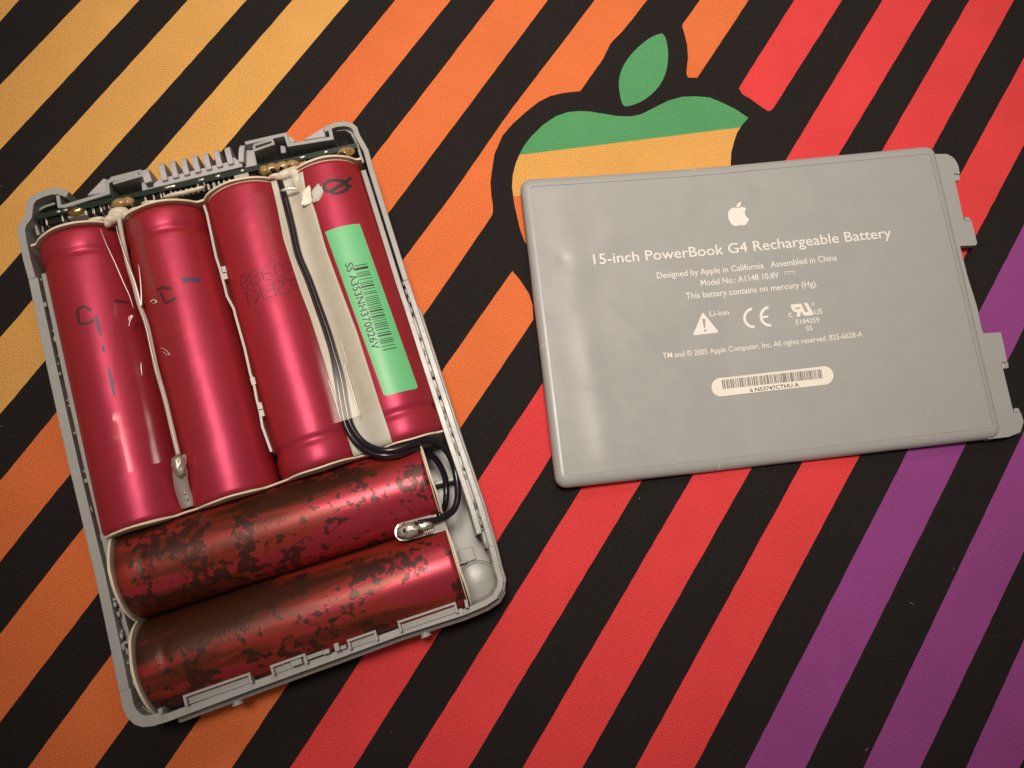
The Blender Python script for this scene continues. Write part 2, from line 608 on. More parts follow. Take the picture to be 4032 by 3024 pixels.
# ------------------------------------------------------------------ the printed knit cloth
ST = [   # left edge, right edge, colour
    ([(-105, 0), (-192, 93)], [(75, 0), (0, 85)], 'yellow'),
    ([(321, 0), (0, 335)], [(549, 0), (0, 590)], 'yellow'),
    ([(740, 0), (0, 814)], [(971, 0), (0, 1087)], 'yellow'),
    ([(1152, 0), (0, 1330)], [(1373, 0), (0, 1631)], 'yellow'),
    ([(1557, 0), (0, 1894)], [(1774, 0), (0, 2212)], 'orange'),
    ([(1949, 0), (1464, 629), (0, 2496)], [(2157, 0), (1595, 752), (0, 2844)], 'orange'),
    ([(2342, 0), (2018, 424), (1787, 756), (1589, 1021), (109, 3024)], [(2549, 0), (2453, 121), (1936, 851), (1696, 1200), (371, 3024)], 'orange'),
    ([(2756, 0), (2690, 91), (1994, 1100), (1735, 1469), (649, 3024)], [(2948, 0), (2759, 287), (2100, 1259), (1807, 1693), (911, 3024)], 'orange'),
    ([(3127, 0), (2909, 347), (2010, 1700), (1142, 3024)], [(3316, 0), (3046, 424), (2172, 1794), (1391, 3024)], 'red'),
    ([(3475, 0), (3092, 633), (1605, 3024)], [(3667, 0), (3300, 612), (1844, 3024)], 'red'),
    ([(3817, 0), (3471, 596), (2057, 3024)], [(3992, 0), (3674, 580), (2292, 3024)], 'red'),
    ([(4032, 228), (2501, 3024)], [(4032, 570), (2734, 3024)], 'red'),
    ([(4032, 884), (2934, 3024)], [(4032, 1290), (3170, 3024)], 'purple'),
    ([(4032, 1697), (3400, 3024)], [(4032, 2170), (3623, 3024)], 'purple'),
    ([(4032, 2519), (3803, 3024)], [(4032, 2990), (4015, 3024)], 'purple'),
    ([(4175, 3120), (4140, 3190)], [(4350, 3120), (4315, 3190)], 'purple'),
]
LEAF = [(2615, 130), (2630, 184), (2631, 233), (2624, 282), (2605, 326), (2573, 366), (2529, 399), (2483, 417), (2453, 419),
        (2442, 380), (2436, 336), (2438, 304), (2451, 266), (2470, 233), (2502, 195), (2546, 157), (2584, 136)]
BODY = [(2063, 575), (2095, 534), (2139, 491), (2188, 458), (2236, 441), (2280, 437), (2323, 439), (2377, 448), (2432, 457), (2486, 458),
        (2524, 450), (2578, 423), (2632, 396), (2687, 381), (2741, 379), (2795, 384), (2844, 404), (2898, 431), (2947, 464),
        (2925, 488), (2903, 521), (2890, 559), (2879, 602), (2877, 651), (2885, 720), (2915, 800), (2960, 850), (2985, 870), (2960, 960),
        (2900, 1080), (2800, 1200), (2700, 1240), (2600, 1215), (2500, 1230), (2400, 1270), (2330, 1270), (2250, 1200), (2150, 1080), (2065, 950),
        (2047, 900), (2025, 803), (2016, 737), (2019, 690), (2030, 645), (2046, 607)]
BLOB = [(2453, 121), (2417, 157), (2403, 173), (2376, 228), (2335, 296), (2308, 337), (2292, 358), (2221, 365), (2166, 378), (2121, 401),
        (2075, 437), (2018, 488), (1979, 533), (1947, 606), (1935, 684), (1931, 719), (1935, 774), (1940, 803), (1941, 835), (1936, 851),
        (1970, 950), (2020, 1070), (2046, 1100), (2083, 1157), (2097, 1201), (2100, 1259), (2250, 1400), (2450, 1500), (2700, 1480), (2900, 1300),
        (3000, 900), (3050, 640), (3060, 480), (3046, 424), (3034, 436), (3023, 437), (2990, 415), (2953, 388), (2923, 371), (2909, 347),
        (2840, 330), (2759, 287), (2745, 306), (2709, 305), (2703, 292), (2704, 273), (2709, 228), (2706, 178), (2695, 132),
        (2686, 103), (2690, 91), (2600, 60)]


def G(p):
    q = at(p[0], p[1], 0)
    return Vector((q.x, q.y))


def extend(e):
    pts = [G(p) for p in e]
    d0 = (pts[0] - pts[1]).normalized()
    d1 = (pts[-1] - pts[-2]).normalized()
    return [pts[0] + d0 * 130] + pts + [pts[-1] + d1 * 130]


def jit(pts, step=2.2, amp=0.055):
    out = resample([(p[0], p[1]) for p in pts], step)
    for i in range(1, len(out) - 1):
        out[i] = out[i] + Vector((random.uniform(-amp, amp), random.uniform(-amp, amp)))
    return out


def pip(p, poly):
    c = False
    n = len(poly)
    j = n - 1
    for i in range(n):
        a, b = poly[i], poly[j]
        if (a.y > p.y) != (b.y > p.y) and p.x < (b.x - a.x) * (p.y - a.y) / (b.y - a.y) + a.x:
            c = not c
        j = i
    return c


def round_poly(pts, it=1):
    for _ in range(it):
        o = []
        n = len(pts)
        for i in range(n):
            a, b = pts[i], pts[(i + 1) % n]
            o += [a.lerp(b, 0.25), a.lerp(b, 0.75)]
        pts = o
    return pts


def build_cloth():
    polys = []
    loops = []
    for l, r, c in ST:
        a = jit(extend(l))
        b = jit(extend(r))
        polys.append((a + list(reversed(b)), c))
        loops.append(a + list(reversed(b)))
    blob = [G(p) for p in BLOB]
    blob = resample(blob + [blob[0]], 2.0)[:-1]
    leaf = round_poly([G(p) for p in LEAF])
    bodyp = [G(p) for p in BODY]
    loops += [blob, leaf, bodyp]
    # colour bands of the fruit run parallel
    g0, g1 = G((2046, 610)), G((2914, 502))
    ax = (g1 - g0).normalized()
    nn = Vector((ax.y, -ax.x))       # towards the viewer
    h1 = (G((2018, 774)) - g0).dot(nn)
    bands = [0.0, h1, h1 * 2.15, h1 * 3.2, h1 * 4.3]
    verts, edges = [], []

    def addloop(lp, closed=True):
        o = len(verts)
        verts.extend(Vector((p[0], p[1])) for p in lp)
        n = len(lp)
        for i in range(n if closed else n - 1):
            edges.append((o + i, o + (i + 1) % n))
    for lp in loops:
        addloop(lp)
    for h in bands:
        addloop([g0 + nn * h - ax * 12, g0 + nn * h + ax * 75], False)
    addloop([Vector(p) for p in ((-330, -260), (330, -260), (330, 330), (-330, 330))])
    res = delaunay_2d_cdt(verts, edges, [], 1, 1e-4)
    vo, fo = res[0], res[2]
    names = ['black', 'yellow', 'orange', 'red', 'purple', 'green']
    bcols = ['green', 'yellow', 'orange', 'red', 'purple', 'purple']
    bb = [(min(p.x for p in q), max(p.x for p in q), min(p.y for p in q), max(p.y for p in q)) for q, _ in polys]
    mi = []
    for f in fo:
        c = Vector((0, 0))
        for i in f:
            c += vo[i]
        c /= len(f)
        k = 'black'
        if pip(c, leaf):
            k = 'green'
        elif pip(c, bodyp):
            h = (c - g0).dot(nn)
            k = bcols[sum(1 for b in bands if h > b)]
        elif pip(c, blob):
            k = 'black'
        else:
            for (q, col), B in zip(polys, bb):
                if B[0] <= c.x <= B[1] and B[2] <= c.y <= B[3] and pip(c, q):
                    k = col
                    break
        mi.append(names.index(k))
    me = bpy.data.meshes.new("printed_cloth")
    n = len(vo)
    me.from_pydata([(v.x * MM, v.y * MM, 0.0) for v in vo], [], fo)
    for nme in names:
        me.materials.append(MT[nme])
    for p, k in zip(me.polygons, mi):
        p.material_index = k
    ob = bpy.data.objects.new("cloth_surface", me)
    COL.objects.link(ob)
    ob['kind'] = 'structure'
    # the rubber-backed thickness under it
    b = MB()
    b.box((0, 35, -1.6), (660, 590, 3.0))
    o2 = b.build("table_surface", 'black')
    o2['kind'] = 'structure'


build_cloth()

# ------------------------------------------------------------------ cells
RC, ZC = 9.08, 10.65
AX14 = math.radians(-71.66)
CELLS = {   # centre x, y, heading, length
    1: (-72.6, 37.45, math.radians(-71.9), 64.8),
    2: (-55.4, 43.1, math.radians(-71.5), 64.8),
    3: (-38.1, 49.2, math.radians(-71.2), 64.8),
    4: (-20.9, 54.9, math.radians(-71.3), 64.8),
    5: (-35.2, 6.45, math.radians(17.9), 62.6),
    6: (-29.35, -10.75, math.radians(18.1), 62.6),
}


def cell_frame(k):
    x, y, a, L = CELLS[k]
    d = Vector((math.cos(a), math.sin(a), 0))
    s = Vector((-math.sin(a), math.cos(a), 0))
    return Vector((x, y, ZC)), d, s


def hit_cell(k, u, v, e=0.05):
    """where the view through a photograph pixel meets a cell: (along, angle)"""
    c, d, s = cell_frame(k)
    r = ray(u, v)
    o = CAM - c
    oy, oz = o.dot(s), o.z
    ry, rz = r.dot(s), r.z
    A = ry * ry + rz * rz
    B = 2 * (oy * ry + oz * rz)
    C_ = oy * oy + oz * oz - (RC + e) ** 2
    D = B * B - 4 * A * C_
    t = (-B - math.sqrt(max(D, 0))) / (2 * A)
    p = o + r * t
    return p.dot(d), math.atan2(p.dot(s), p.z)


def on_cell(a, th, e):
    return Vector((a, math.sin(th) * (RC + e), math.cos(th) * (RC + e)))


def lathe_x(mb, prof, seg=96, mi=0):
    vs = []
    for x, r in prof:
        for k in range(seg):
            t = 2 * math.pi * k / seg
            vs.append(Vector((x, math.sin(t) * r, math.cos(t) * r)))
    fs = []
    for i in range(len(prof) - 1):
        for k in range(seg):
            k2 = (k + 1) % seg
            fs.append((i * seg + k, i * seg + k2, (i + 1) * seg + k2, (i + 1) * seg + k))
    mb.add(vs, fs, mi)


def cell_body(L, crimp, dep=1.0):
    """crimp: +1 groove near the far (+x) end, -1 near the near end"""
    h = L / 2
    R0 = RC
    pr = [(-h + 0.15, 0.01), (-h + 0.1, 7.4), (-h, 7.6), (-h - 0.05, 8.3), (-h + 0.12, 8.75), (-h + 0.5, 9.0), (-h + 1.1, R0)]
    pr += [(-h + 1.1 + (L - 9.5) * k / 6, R0) for k in range(1, 7)]
    g = h - 5.6
    pr += [(g - 1.5, R0), (g - 1.0, R0 - 0.09 * dep), (g - 0.5, R0 - 0.33 * dep), (g, R0 - 0.46 * dep), (g + 0.5, R0 - 0.35 * dep), (g + 1.0, R0 - 0.1 * dep), (g + 1.6, R0 + 0.02),
           (g + 3.4, R0 + 0.02), (h - 1.2, R0 - 0.04), (h - 0.5, 8.85), (h - 0.1, 8.5), (h, 8.0), (h, 7.3), (h - 0.1, 0.01)]
    if crimp < 0:
        pr = [(-x, r) for x, r in reversed(pr)]
    return pr


GRP = 'cylindrical battery cells in the open case'
CLAB = {
    1: "red battery cell at the left wall of the case, with blue pen dashes",
    2: "red battery cell second from the left wall, with a dark blue smudge",
    3: "red battery cell third from the left wall, printed with dotted characters",
    4: "red battery cell along the right wall under the green barcode sticker",
    5: "stained red battery cell lying crosswise, upper one just below the four upright cells",
    6: "stained red battery cell lying crosswise, lower one by the bottom edge of the case",
}
cell_roots = {}


def make_cell(k, src=None):
    x, y, a, L = CELLS[k]
    crimp = {1: -1, 2: -1, 3: 1, 4: 1, 5: -1, 6: -1}[k]
    if src is None:
        root = thing('battery_cell', CLAB[k], 'battery cell', (x, y, ZC - RC), a, GRP)
        mb = MB()
        lathe_x(mb, cell_body(L, 1))
        b = mb.build('wrapped_body', 'cell', root, smooth=True, auto=60)
        b.location = (0, 0, RC * MM)
        w = MB()
        h = L / 2
        lathe_x(w, [(-h - 0.02, 5.5), (-h - 0.02, 8.55), (-h - 0.22, 8.6), (-h - 0.22, 5.5), (-h - 0.02, 5.5)], 64)
        o = w.build('end_washer', 'paperedge', root)
        o.location = (0, 0, RC * MM)
        t = MB()
        lathe_x(t, [(h - 0.1, 0.01), (h - 0.1, 3.0), (h + 0.1, 3.0), (h + 0.1, 0.01)], 32)
        o = t.build('end_terminal', 'nickel', root)
        o.location = (0, 0, RC * MM)
    else:
        root = src.copy()
        COL.objects.link(root)
        root.location = Vector((x, y, ZC - RC)) * MM
        root.rotation_euler = (0, 0, a)
        root['label'] = CLAB[k]
        for ch in list(src.children):
            c = ch.copy()
            COL.objects.link(c)
            c.parent = root
            if ch.name.startswith('wrapped_body') and k in (5, 6):
                mb = MB()
                lathe_x(mb, cell_body(64.8, 1, 0.25))
                tmp = mb.build('wrapped_body', 'cell', None, smooth=True, auto=60)
                c.data = tmp.data
                bpy.data.objects.remove(tmp)
                c.data.materials[0] = MT['cell%d' % k]
    for ch in root.children:
        ch.scale = (L / 64.8, 1, 1)
    if crimp < 0:
        for ch in root.children:
            ch.rotation_euler = (0, 0, math.pi)
    else:
        for ch in root.children:
            ch.rotation_euler = (0, 0, 0)
    cell_roots[k] = root
    return root


c1 = make_cell(1)
for k in (2, 3, 4, 5, 6):
    make_cell(k, c1)


def ink(k, strokes, w, m, name='ink_mark', e=0.045, taper=False):
    """pen or printed strokes (photograph pixels) laid on the wrap of cell k"""
    mb = MB()
    for st in strokes:
        P_ = [hit_cell(k, *p) for p in st]
        P_ = [Vector((a, t * RC)) for a, t in P_]
        P_ = smooth_path([p.to_3d() for p in P_], 4) if len(P_) > 2 else resample([p.to_3d() for p in P_], 0.5)
        P_ = [p.to_2d() for p in P_]
        L_, R_ = [], []
        n = len(P_)
        for i in range(n):
            d = P_[min(i + 1, n - 1)] - P_[max(i - 1, 0)]
            d = d.normalized() if d.length > 1e-6 else Vector((1, 0))
            nn = Vector((-d.y, d.x)) * w / 2
            q = 1 + 0.25 * noise.noise(Vector((P_[i].x * 2, P_[i].y * 2, k)))
            if taper:
                q *= 0.35 + 0.75 * math.sin(math.pi * min(max((i + 0.5) / n, 0.05), 0.95))
            L_.append(P_[i] + nn * q)
            R_.append(P_[i] - nn * q)
        vs = [on_cell(p.x, p.y / RC, e) for p in L_] + [on_cell(p.x, p.y / RC, e) for p in R_]
        mb.add(vs, [(i, i + 1, n + i + 1, n + i) for i in range(n - 1)])
    if not mb.v:
        return
    o = mb.build(name, m, cell_roots[k])
    o.location = (0, 0, RC * MM)
    return o


def dots(k, strokes, r, m, pitch, f, name):
    mb = MB()
    for st in strokes:
        pts = resample([f(p) for p in st], pitch)
        for p in pts:
            a, t = hit_cell(k, p[0], p[1])
            b_ = t * RC
            vs = [on_cell(a + math.cos(q) * r, (b_ + math.sin(q) * r) / RC, 0.04) for q in [math.pi * j / 3 for j in range(6)]]
            mb.add(vs, [tuple(range(6))])
    o = mb.build(name, m, cell_roots[k])
    o.location = (0, 0, RC * MM)
    return o


def s2(p):
    return (200 + p[0] * 0.5118, 1120 + p[1] * 0.5118)


ink(1, [[s2(p) for p in q] for q in ([(200, 235), (205, 200), (250, 170), (310, 200)], [(203, 200), (210, 245), (222, 300), (300, 292), (325, 266)])], 0.60, 'inkbrown')
ink(1, [[s2(p) for p in q] for q in ([(345, 235), (362, 310), (385, 395)], [(400, 470), (408, 515)], [(445, 640), (465, 740), (490, 860)])], 0.62, 'inkblue', 'pen_dash', taper=True)
ink(1, [[s2(p) for p in q] for q in ([(485, 130), (530, 128), (600, 143)],)], 0.7, 'inkbrown', taper=True)
ink(2, [[s2(p) for p in q] for q in ([(815, 50), (850, 25), (930, 35)], [(845, 60), (860, 95), (880, 135), (925, 125), (962, 95)])], 0.60, 'inkbrown')
ink(2, [[(716, 1104), (735, 1101), (757, 1101), (787, 1104)]], 1.05, 'inkblue', 'pen_smudge')
ink(4, [[(800 + x * .4521, 400 + y * .4521) for x, y in ((1290, 660), (1240, 700), (1170, 745), (1120, 790), (1170, 797), (1240, 772), (1262, 735), (1238, 700), (1180, 685),
        (1110, 685), (1070, 705), (1050, 745), (1080, 782), (1140, 762), (1210, 722), (1298, 738))]], 0.7, 'ink', 'pen_scribble')
dots(3, [[(345, 325), (310, 345), (305, 380), (320, 420), (370, 410), (385, 370), (375, 335)], [(320, 420), (320, 460), (345, 500), (385, 485), (400, 440)],
         [(435, 280), (485, 262), (515, 285), (525, 315), (490, 350), (445, 360), (415, 345), (420, 305)], [(540, 350), (550, 385), (525, 420), (475, 440), (440, 430), (435, 390)],
         [(640, 210), (610, 218), (590, 250), (575, 295), (595, 375)], [(585, 315), (665, 300)], [(620, 392), (685, 378)], [(700, 345), (695, 315)],
         [(740, 190), (805, 185)], [(835, 205), (845, 240), (865, 290), (870, 315), (855, 340), (785, 350)], [(730, 220), (740, 260), (755, 330)],
         [(870, 180), (935, 180)], [(945, 250), (910, 275), (915, 305)],
         [(350, 550), (395, 540)], [(375, 560), (415, 710)], [(545, 470), (595, 630)], [(450, 510), (545, 560), (495, 665)],
         [(705, 415), (755, 575)], [(645, 525), (725, 500)], [(640, 605), (755, 575)],
         [(750, 412), (885, 385)], [(850, 415), (835, 450), (785, 495), (800, 540), (830, 560), (900, 545), (910, 520)],
         [(915, 385), (1010, 378)], [(930, 400), (940, 455), (1005, 462)]],
     0.16, 'inkdot', 6.0, lambda p: Vector((850 + p[0] * .3152, 980 + p[1] * .3152)), 'dotted_print')


# green barcode sticker on cell 4
def build_green():
    k = 4
    tl, tr = hit_cell(k, 1281, 918), hit_cell(k, 1415, 877)
    bl, br = hit_cell(k, 1515, 1566), hit_cell(k, 1646, 1527)
    a0, a1 = (tl[0] + tr[0]) / 2, (bl[0] + br[0]) / 2
    NA, NB = 40, 14

    def S(u, w):      # u along 0..1, w across 0..1 (left to right)
        t0 = tl[1] + (bl[1] - tl[1]) * u
        t1 = tr[1] + (br[1] - tr[1]) * u
        return a0 + (a1 - a0) * u, t0 + (t1 - t0) * w
    mb = MB()
    vs = []
    for i in range(NA + 1):
        for j in range(NB + 1):
            u, w = i / NA, j / NB
            # rounded lower corners
            a, t = S(u, w)
            if i == NA and j in (0, NB):
                a -= 0.45
            vs.append(on_cell(a, t, 0.07))
    fs = [(i * (NB + 1) + j, (i + 1) * (NB + 1) + j, (i + 1) * (NB + 1) + j + 1, i * (NB + 1) + j + 1) for i in range(NA) for j in range(NB)]
    mb.add(vs, fs)
    o = mb.build('barcode_sticker', 'greenlab', cell_roots[k], smooth=True)
    o.location = (0, 0, RC * MM)
    LA = a1 - a0
    # text along the cell, tops of the letters towards the right wall
    e0, e1 = hit_cell(k, 1358, 1040), hit_cell(k, 1466, 1378)
    vs, fs, x0, x1 = text_mesh("SS A353NH370026V")
    W = e1[0] - e0[0]
    capmm = 1.58
    out = []
    for v in vs:
        f = (v.x - x0) / (x1 - x0)
        a = e0[0] + W * f
        bb = (e0[1] + (e1[1] - e0[1]) * f) * RC + v.y / CAPH * capmm
        out.append(on_cell(a, bb / RC, 0.10))
    tm = MB()
    tm.add(out, fs)
    t = tm.build('printed_serial', 'ink', o)
    # bars
    b0, b1 = hit_cell(k, 1392, 1048), hit_cell(k, 1562, 1368)
    bb = MB()
    rnd = random.Random(5)
    a = b0[0]
    wid = 2.95
    while a < b1[0]:
        f = (a - b0[0]) / (b1[0] - b0[0])
        w = rnd.choice((0.14, 0.14, 0.18, 0.32))
        if f < 0.045 and f > 0.018 or 0.965 < f < 0.99:
            w = 0.55
        th = (b0[1] + (hit_cell(k, 1521, 1378)[1] - b0[1]) * f) * RC
        th = b0[1] * RC + (hit_cell(k, 1504, 1368)[1] - b0[1]) * RC * f
        q = []
        n = 6
        for j in range(n + 1):
            q.append(on_cell(a, (th + wid * j / n) / RC, 0.10))
        for j in range(n + 1):
            q.append(on_cell(a + w, (th + wid * j / n) / RC, 0.10))
        bb.add(q, [(j, j + 1, n + 2 + j, n + 1 + j) for j in range(n)])
        a += w + rnd.choice((0.26, 0.30, 0.40, 0.60))
    bb.build('barcode_bars', 'ink', o)


build_green()

# ------------------------------------------------------------------ case
ZR = 15.0
OUT = [(271, 753), (235, 740), (199, 741), (158, 753), (120, 773), (103, 798), (99, 834), (97, 850), (75, 879), (68, 906), (75, 952), (90, 1024), (111, 1100),
       (190, 1475), (271, 1838), (374, 2268), (425, 2510), (469, 2724), (483, 2792), (501, 2828), (529, 2854), (560, 2864), (602, 2860), (661, 2842),
       (1008, 2712), (1327, 2596), (1573, 2505), (1828, 2423), (1915, 2386), (1956, 2359), (1979, 2318), (1983, 2282), (1970, 2240), (1948, 2148),
       (1898, 1978), (1804, 1700), (1642, 1200), (1608, 1100), (1469, 658), (1451, 590), (1433, 558), (1417, 531), (1406, 499), (1388, 484), (1356, 477),
       (1320, 481), (1288, 493), (1270, 504)]
outp = [at(u, v, ZR) for u, v in OUT]
cc = Vector((sum(p.x for p in outp) / len(outp), sum(p.y for p in outp) / len(outp), 0))
CASE0 = Vector((-36, 22, 0))
case = thing('battery_case', 'open grey plastic battery case tray holding six red cells', 'battery case', CASE0, 0)


def cb(mb, name, m, bevel=0.12, smooth=False, label=None, parent=None, auto=None):
    return mb.build(name, m, parent or case, CASE0, smooth=smooth, bevel=bevel, label=label, auto=auto)


def xy(lst, z=ZR):
    return [(p.x, p.y) for p in (at(u, v, z) for u, v in lst)]


# outline runs anticlockwise (left wall down, bottom to the right, right wall up): inside is to the left
ox = [(p.x, p.y) for p in outp]
iL = OUT.index((90, 1024))
iBL0, iBL1 = OUT.index((469, 2724)), OUT.index((661, 2842))
iBR0, iBR1 = OUT.index((1828, 2423)), OUT.index((1948, 2148))
m_ = MB()
m_.strip(ox[0:13], 0, 1.5, 0.9, ZR)
cb(m_, 'corner_wall', 'case')
m_ = MB()
m_.strip(ox[12:iBL0 + 1], 0.0, 1.9, 0.9, ZR)
cb(m_, 'side_wall', 'case')
m_ = MB()
m_.strip(ox[iBL0:iBL1 + 1], 0.0, 2.1, 0.9, ZR)
cb(m_, 'corner_wall', 'case')
m_ = MB()
m_.strip(ox[iBL1:iBR0 + 1], 0.0, 1.5, 0.9, ZR - 0.05)
cb(m_, 'end_wall', 'case')
m_ = MB()
m_.strip(ox[iBR0:iBR1 + 1], 0.0, 1.2, 0.9, ZR)
cb(m_, 'corner_wall', 'case_rough')
m_ = MB()
m_.strip(ox[iBR1:38], 0.0, 1.15, 0.9, ZR - 0.03)
cb(m_, 'side_wall', 'case_rough')
m_ = MB()
m_.strip(ox[37:], 0.0, 1.2, 0.9, ZR)
cb(m_, 'corner_wall', 'case_rough')
# glue groove and inner lip, left
m_ = MB()
m_.strip(ox[13:iBL0 + 1], 1.85, 3.2, 0.9, ZR - 3.4)
cb(m_, 'glue_groove', 'case_rough', 0.05)
m_ = MB()
m_.strip(ox[12:iBL0 - 1], 3.1, 4.75, 0.9, ZR + 0.9)
cb(m_, 'inner_lip', 'case_rough')
# right: groove and lip up to the notch
rw = xy([(1916, 2092), (1898, 2035), (1804, 1757), (1741, 1560), (1642, 1252), (1608, 1150), (1469, 705), (1440, 618)])
ro = ox[iBR1:38]
m_ = MB()
m_.strip(ox[iBR1:37], 1.1, 1.8, 0.9, ZR - 2.6)
cb(m_, 'glue_groove', 'case_rough', 0.05)
m_ = MB()
ins = [Vector((p[0], p[1])) for p in ox[iBR1:39]]
ins[0] = ins[0].lerp(ins[1], 0.35)
m_.strip([(p.x, p.y) for p in ins], 1.75, 2.9, 0.9, ZR - 0.15)
cb(m_, 'inner_lip', 'case_rough')
# floor and lower body that stands slightly proud of the rim
fl = [(p[0], p[1]) for p in ox]
m_ = MB()
inner = [Vector((p[0], p[1])) for p in fl]
m_.prism([(p.x, p.y) for p in inner], 0.02, 1.15)
cb(m_, 'floor_plate', 'tray', 0.3)
m_ = MB()
m_.strip(ox[iBL1 + 0:iBR1 - 2], -1.35, -0.003, 0.05, 10.5, ztop=None)
cb(m_, 'lower_flange', 'case', 0.5)
m_ = MB()
m_.strip(ox[iBR0 + 2:iBR1 + 4], -0.7, -0.004, 0.06, 12.5)
cb(m_, 'lower_flange', 'case_rough', 0.3)
# two pegs outside the bottom wall
for u, v in ((936, 2762), (1676, 2495)):
    q = at(u, v, 9.5)
    m_ = MB()
    m_.tube([q + Vector((-0.9, 2.4, 0)), q + Vector((0.15, -0.6, 0))], 0.95, 14)
    m_.tube([q + Vector((0.02, -0.25, 0)), q + Vector((0.15, -0.62, 0))], 1.15, 14)
    cb(m_, 'locating_peg', 'comb', 0.15)


def slot_clip(a, b, w, z=ZR + 0.1, name='latch_slot', m='case'):
    """open-topped box between pixels a, b; w inward width in mm (left of a->b)"""
    A, B = at(*a, z), at(*b, z)
    mb = MB()
    d = (B - A).normalized()
    n = Vector((-d.y, d.x, 0))
    t = 0.5
    line = [(A.x, A.y), (B.x, B.y)]
    mb.strip(line, w - t, w, 5.0, z)
    for e, s in ((A, 1), (B, -1)):
        p0 = e
        p1 = e + n * (w - t + 0.004)
        if s > 0:
            mb.strip([(p0.x, p0.y), (p1.x, p1.y)], -t, 0, 5.0, z - 0.02)
        else:
            mb.strip([(p0.x, p0.y), (p1.x, p1.y)], 0, t, 5.0, z - 0.02)
    mb.strip(line, 0.05, w - t - 0.05, 5.0, z - 1.55)
    return cb(mb, name, m, 0.08)


slot_clip((728, 2783), (994, 2690), 2.1, z=17.0)
slot_clip((1072, 2662), (1212, 2612), 2.0, z=17.0)
slot_clip((1375, 2560), (1490, 2520), 2.0, z=17.0, m='case_rough')
slot_clip((1575, 2490), (1806, 2412), 2.2, z=17.0, m='case_rough')
# broken lumps between the slots
for (u, v), sz, an in (((1175, 2604), (2.6, 1.3, 2.2), .33), ((1250, 2575), (4.6, 1.0, 1.4), .33), ((1290, 2562), (1.7, 1.1, 2.0), .33), ((1333, 2543), (1.2, 1.9, 2.6), .3),
                       ((1350, 2548), (2.2, 0.9, 1.4), .33), ((645, 2792), (1.0, 1.2, 2.0), .3), ((1836, 2375), (0.9, 2.0, 2.6), .2)):
    q = at(u, v, ZR)
    m_ = MB()
    m_.box((q.x, q.y, 10.0 + sz[2] / 2 + 1), (sz[0], sz[1], 8.0 + sz[2]), an, taper=0.82)
    cb(m_, 'broken_stub', 'case_rough', 0.15)
# left lower slot and lip remains
slot_clip((441, 2358), (487, 2538), 1.5, z=ZR - 0.5, m='case_rough')
# thin inner rib at the lower left corner
m_ = MB()
m_.strip(xy([(498, 2560), (520, 2680), (545, 2775), (575, 2805), (640, 2808)], 12.0), -0.3, 0.35, 1.0, 12.0)
cb(m_, 'corner_rib', 'case_rough', 0.1)

# right bay: dome, tab, ribs seen on the floor
q = at(1886, 2292, 2.5)
m_ = MB()
vs, fs = [], []
rr = 4.7
prof_ = [(1.0, 1.0), (1.0, 2.3), (0.95, 2.75), (0.90, 2.75), (0.86, 2.35), (0.6, 2.62), (0.3, 2.78), (0.02, 2.84)]
for fr_, z_ in prof_:
    for k in range(40):
        p = 2 * math.pi * k / 40
        vs.append((q.x + math.cos(p) * rr * fr_, q.y + math.sin(p) * rr * fr_, z_))
for i in range(len(prof_) - 1):
    for k in range(40):
        k2 = (k + 1) % 40
        fs.append((i * 40 + k, i * 40 + k2, (i + 1) * 40 + k2, (i + 1) * 40 + k))
fs.append(tuple(range((len(prof_) - 1) * 40, len(prof_) * 40)))
m_.add(vs, fs)
cb(m_, 'corner_boss', 'tray', 0, smooth=True, auto=40)
q = at(1838, 2185, 2.0)
m_ = MB()
m_.box((q.x, q.y, 1.5), (3.4, 3.0, 0.9), 0.30)
cb(m_, 'mould_pad', 'tray', 0.15)
q = at(1822, 2213, 3.0)
m_ = MB()
m_.box((q.x, q.y, 2.2), (1.9, 0.7, 2.3), 0.30)
cb(m_, 'mould_rib', 'tray', 0.1)
q = at(1755, 1893, 6.0)
m_ = MB()
m_.box((q.x, q.y, 3.6), (5.0, 0.8, 5.2), 0.25)
cb(m_, 'mould_rib', 'tray', 0.15)

# top end: walls, pockets, steps
TW = [((235, 812), (427, 752)), ]
m_ = MB()
m_.strip(xy([(250, 812), (425, 759), (420, 714), (545, 684)]), -0.4, 0.45, 1.0, ZR - 0.02)
cb(m_, 'top_wall', 'case')
m_ = MB()
m_.strip(xy([(225, 768), (232, 812), (252, 812)]), -0.35, 0.42, 1.0, ZR - 0.05)
cb(m_, 'wall_step', 'case')
m_ = MB()
m_.strip(xy([(1304, 520), (1310, 545), (1135, 573), (1121, 531), (1071, 542), (965, 566)]), -0.6, 0.25, 1.0, ZR - 0.02)
cb(m_, 'top_wall', 'case')
m_ = MB()
m_.strip(xy([(1277, 506), (1298, 500), (1306, 527)]), -0.55, 0.3, 1.0, ZR - 0.06)
cb(m_, 'wall_step', 'case')
# sloped buttresses behind the wall
for pts in ([(339, 770), (407, 700), (420, 706), (425, 757)], [(1190, 552), (1272, 500), (1300, 512), (1306, 535)], [(1120, 529), (1150, 540), (1165, 556), (1138, 566)],
            [(230, 745), (262, 748), (283, 772), (290, 792), (238, 806)]):
    zt = 11.0
    m_ = MB()
    m_.prism(xy(pts, zt), 1.0, zt)
    cb(m_, 'wall_buttress', 'comb', 0.3)
# left pocket frame
m_ = MB()
m_.strip(xy([(427, 720), (440, 700), (551, 672), (556, 690), (444, 722)]), -0.3, 0.3, 6.0, ZR)
m_.strip(xy([(436, 712), (548, 684)]), -0.5, 0.5, 6.0, ZR - 2.5)
cb(m_, 'latch_pocket', 'case', 0.08)
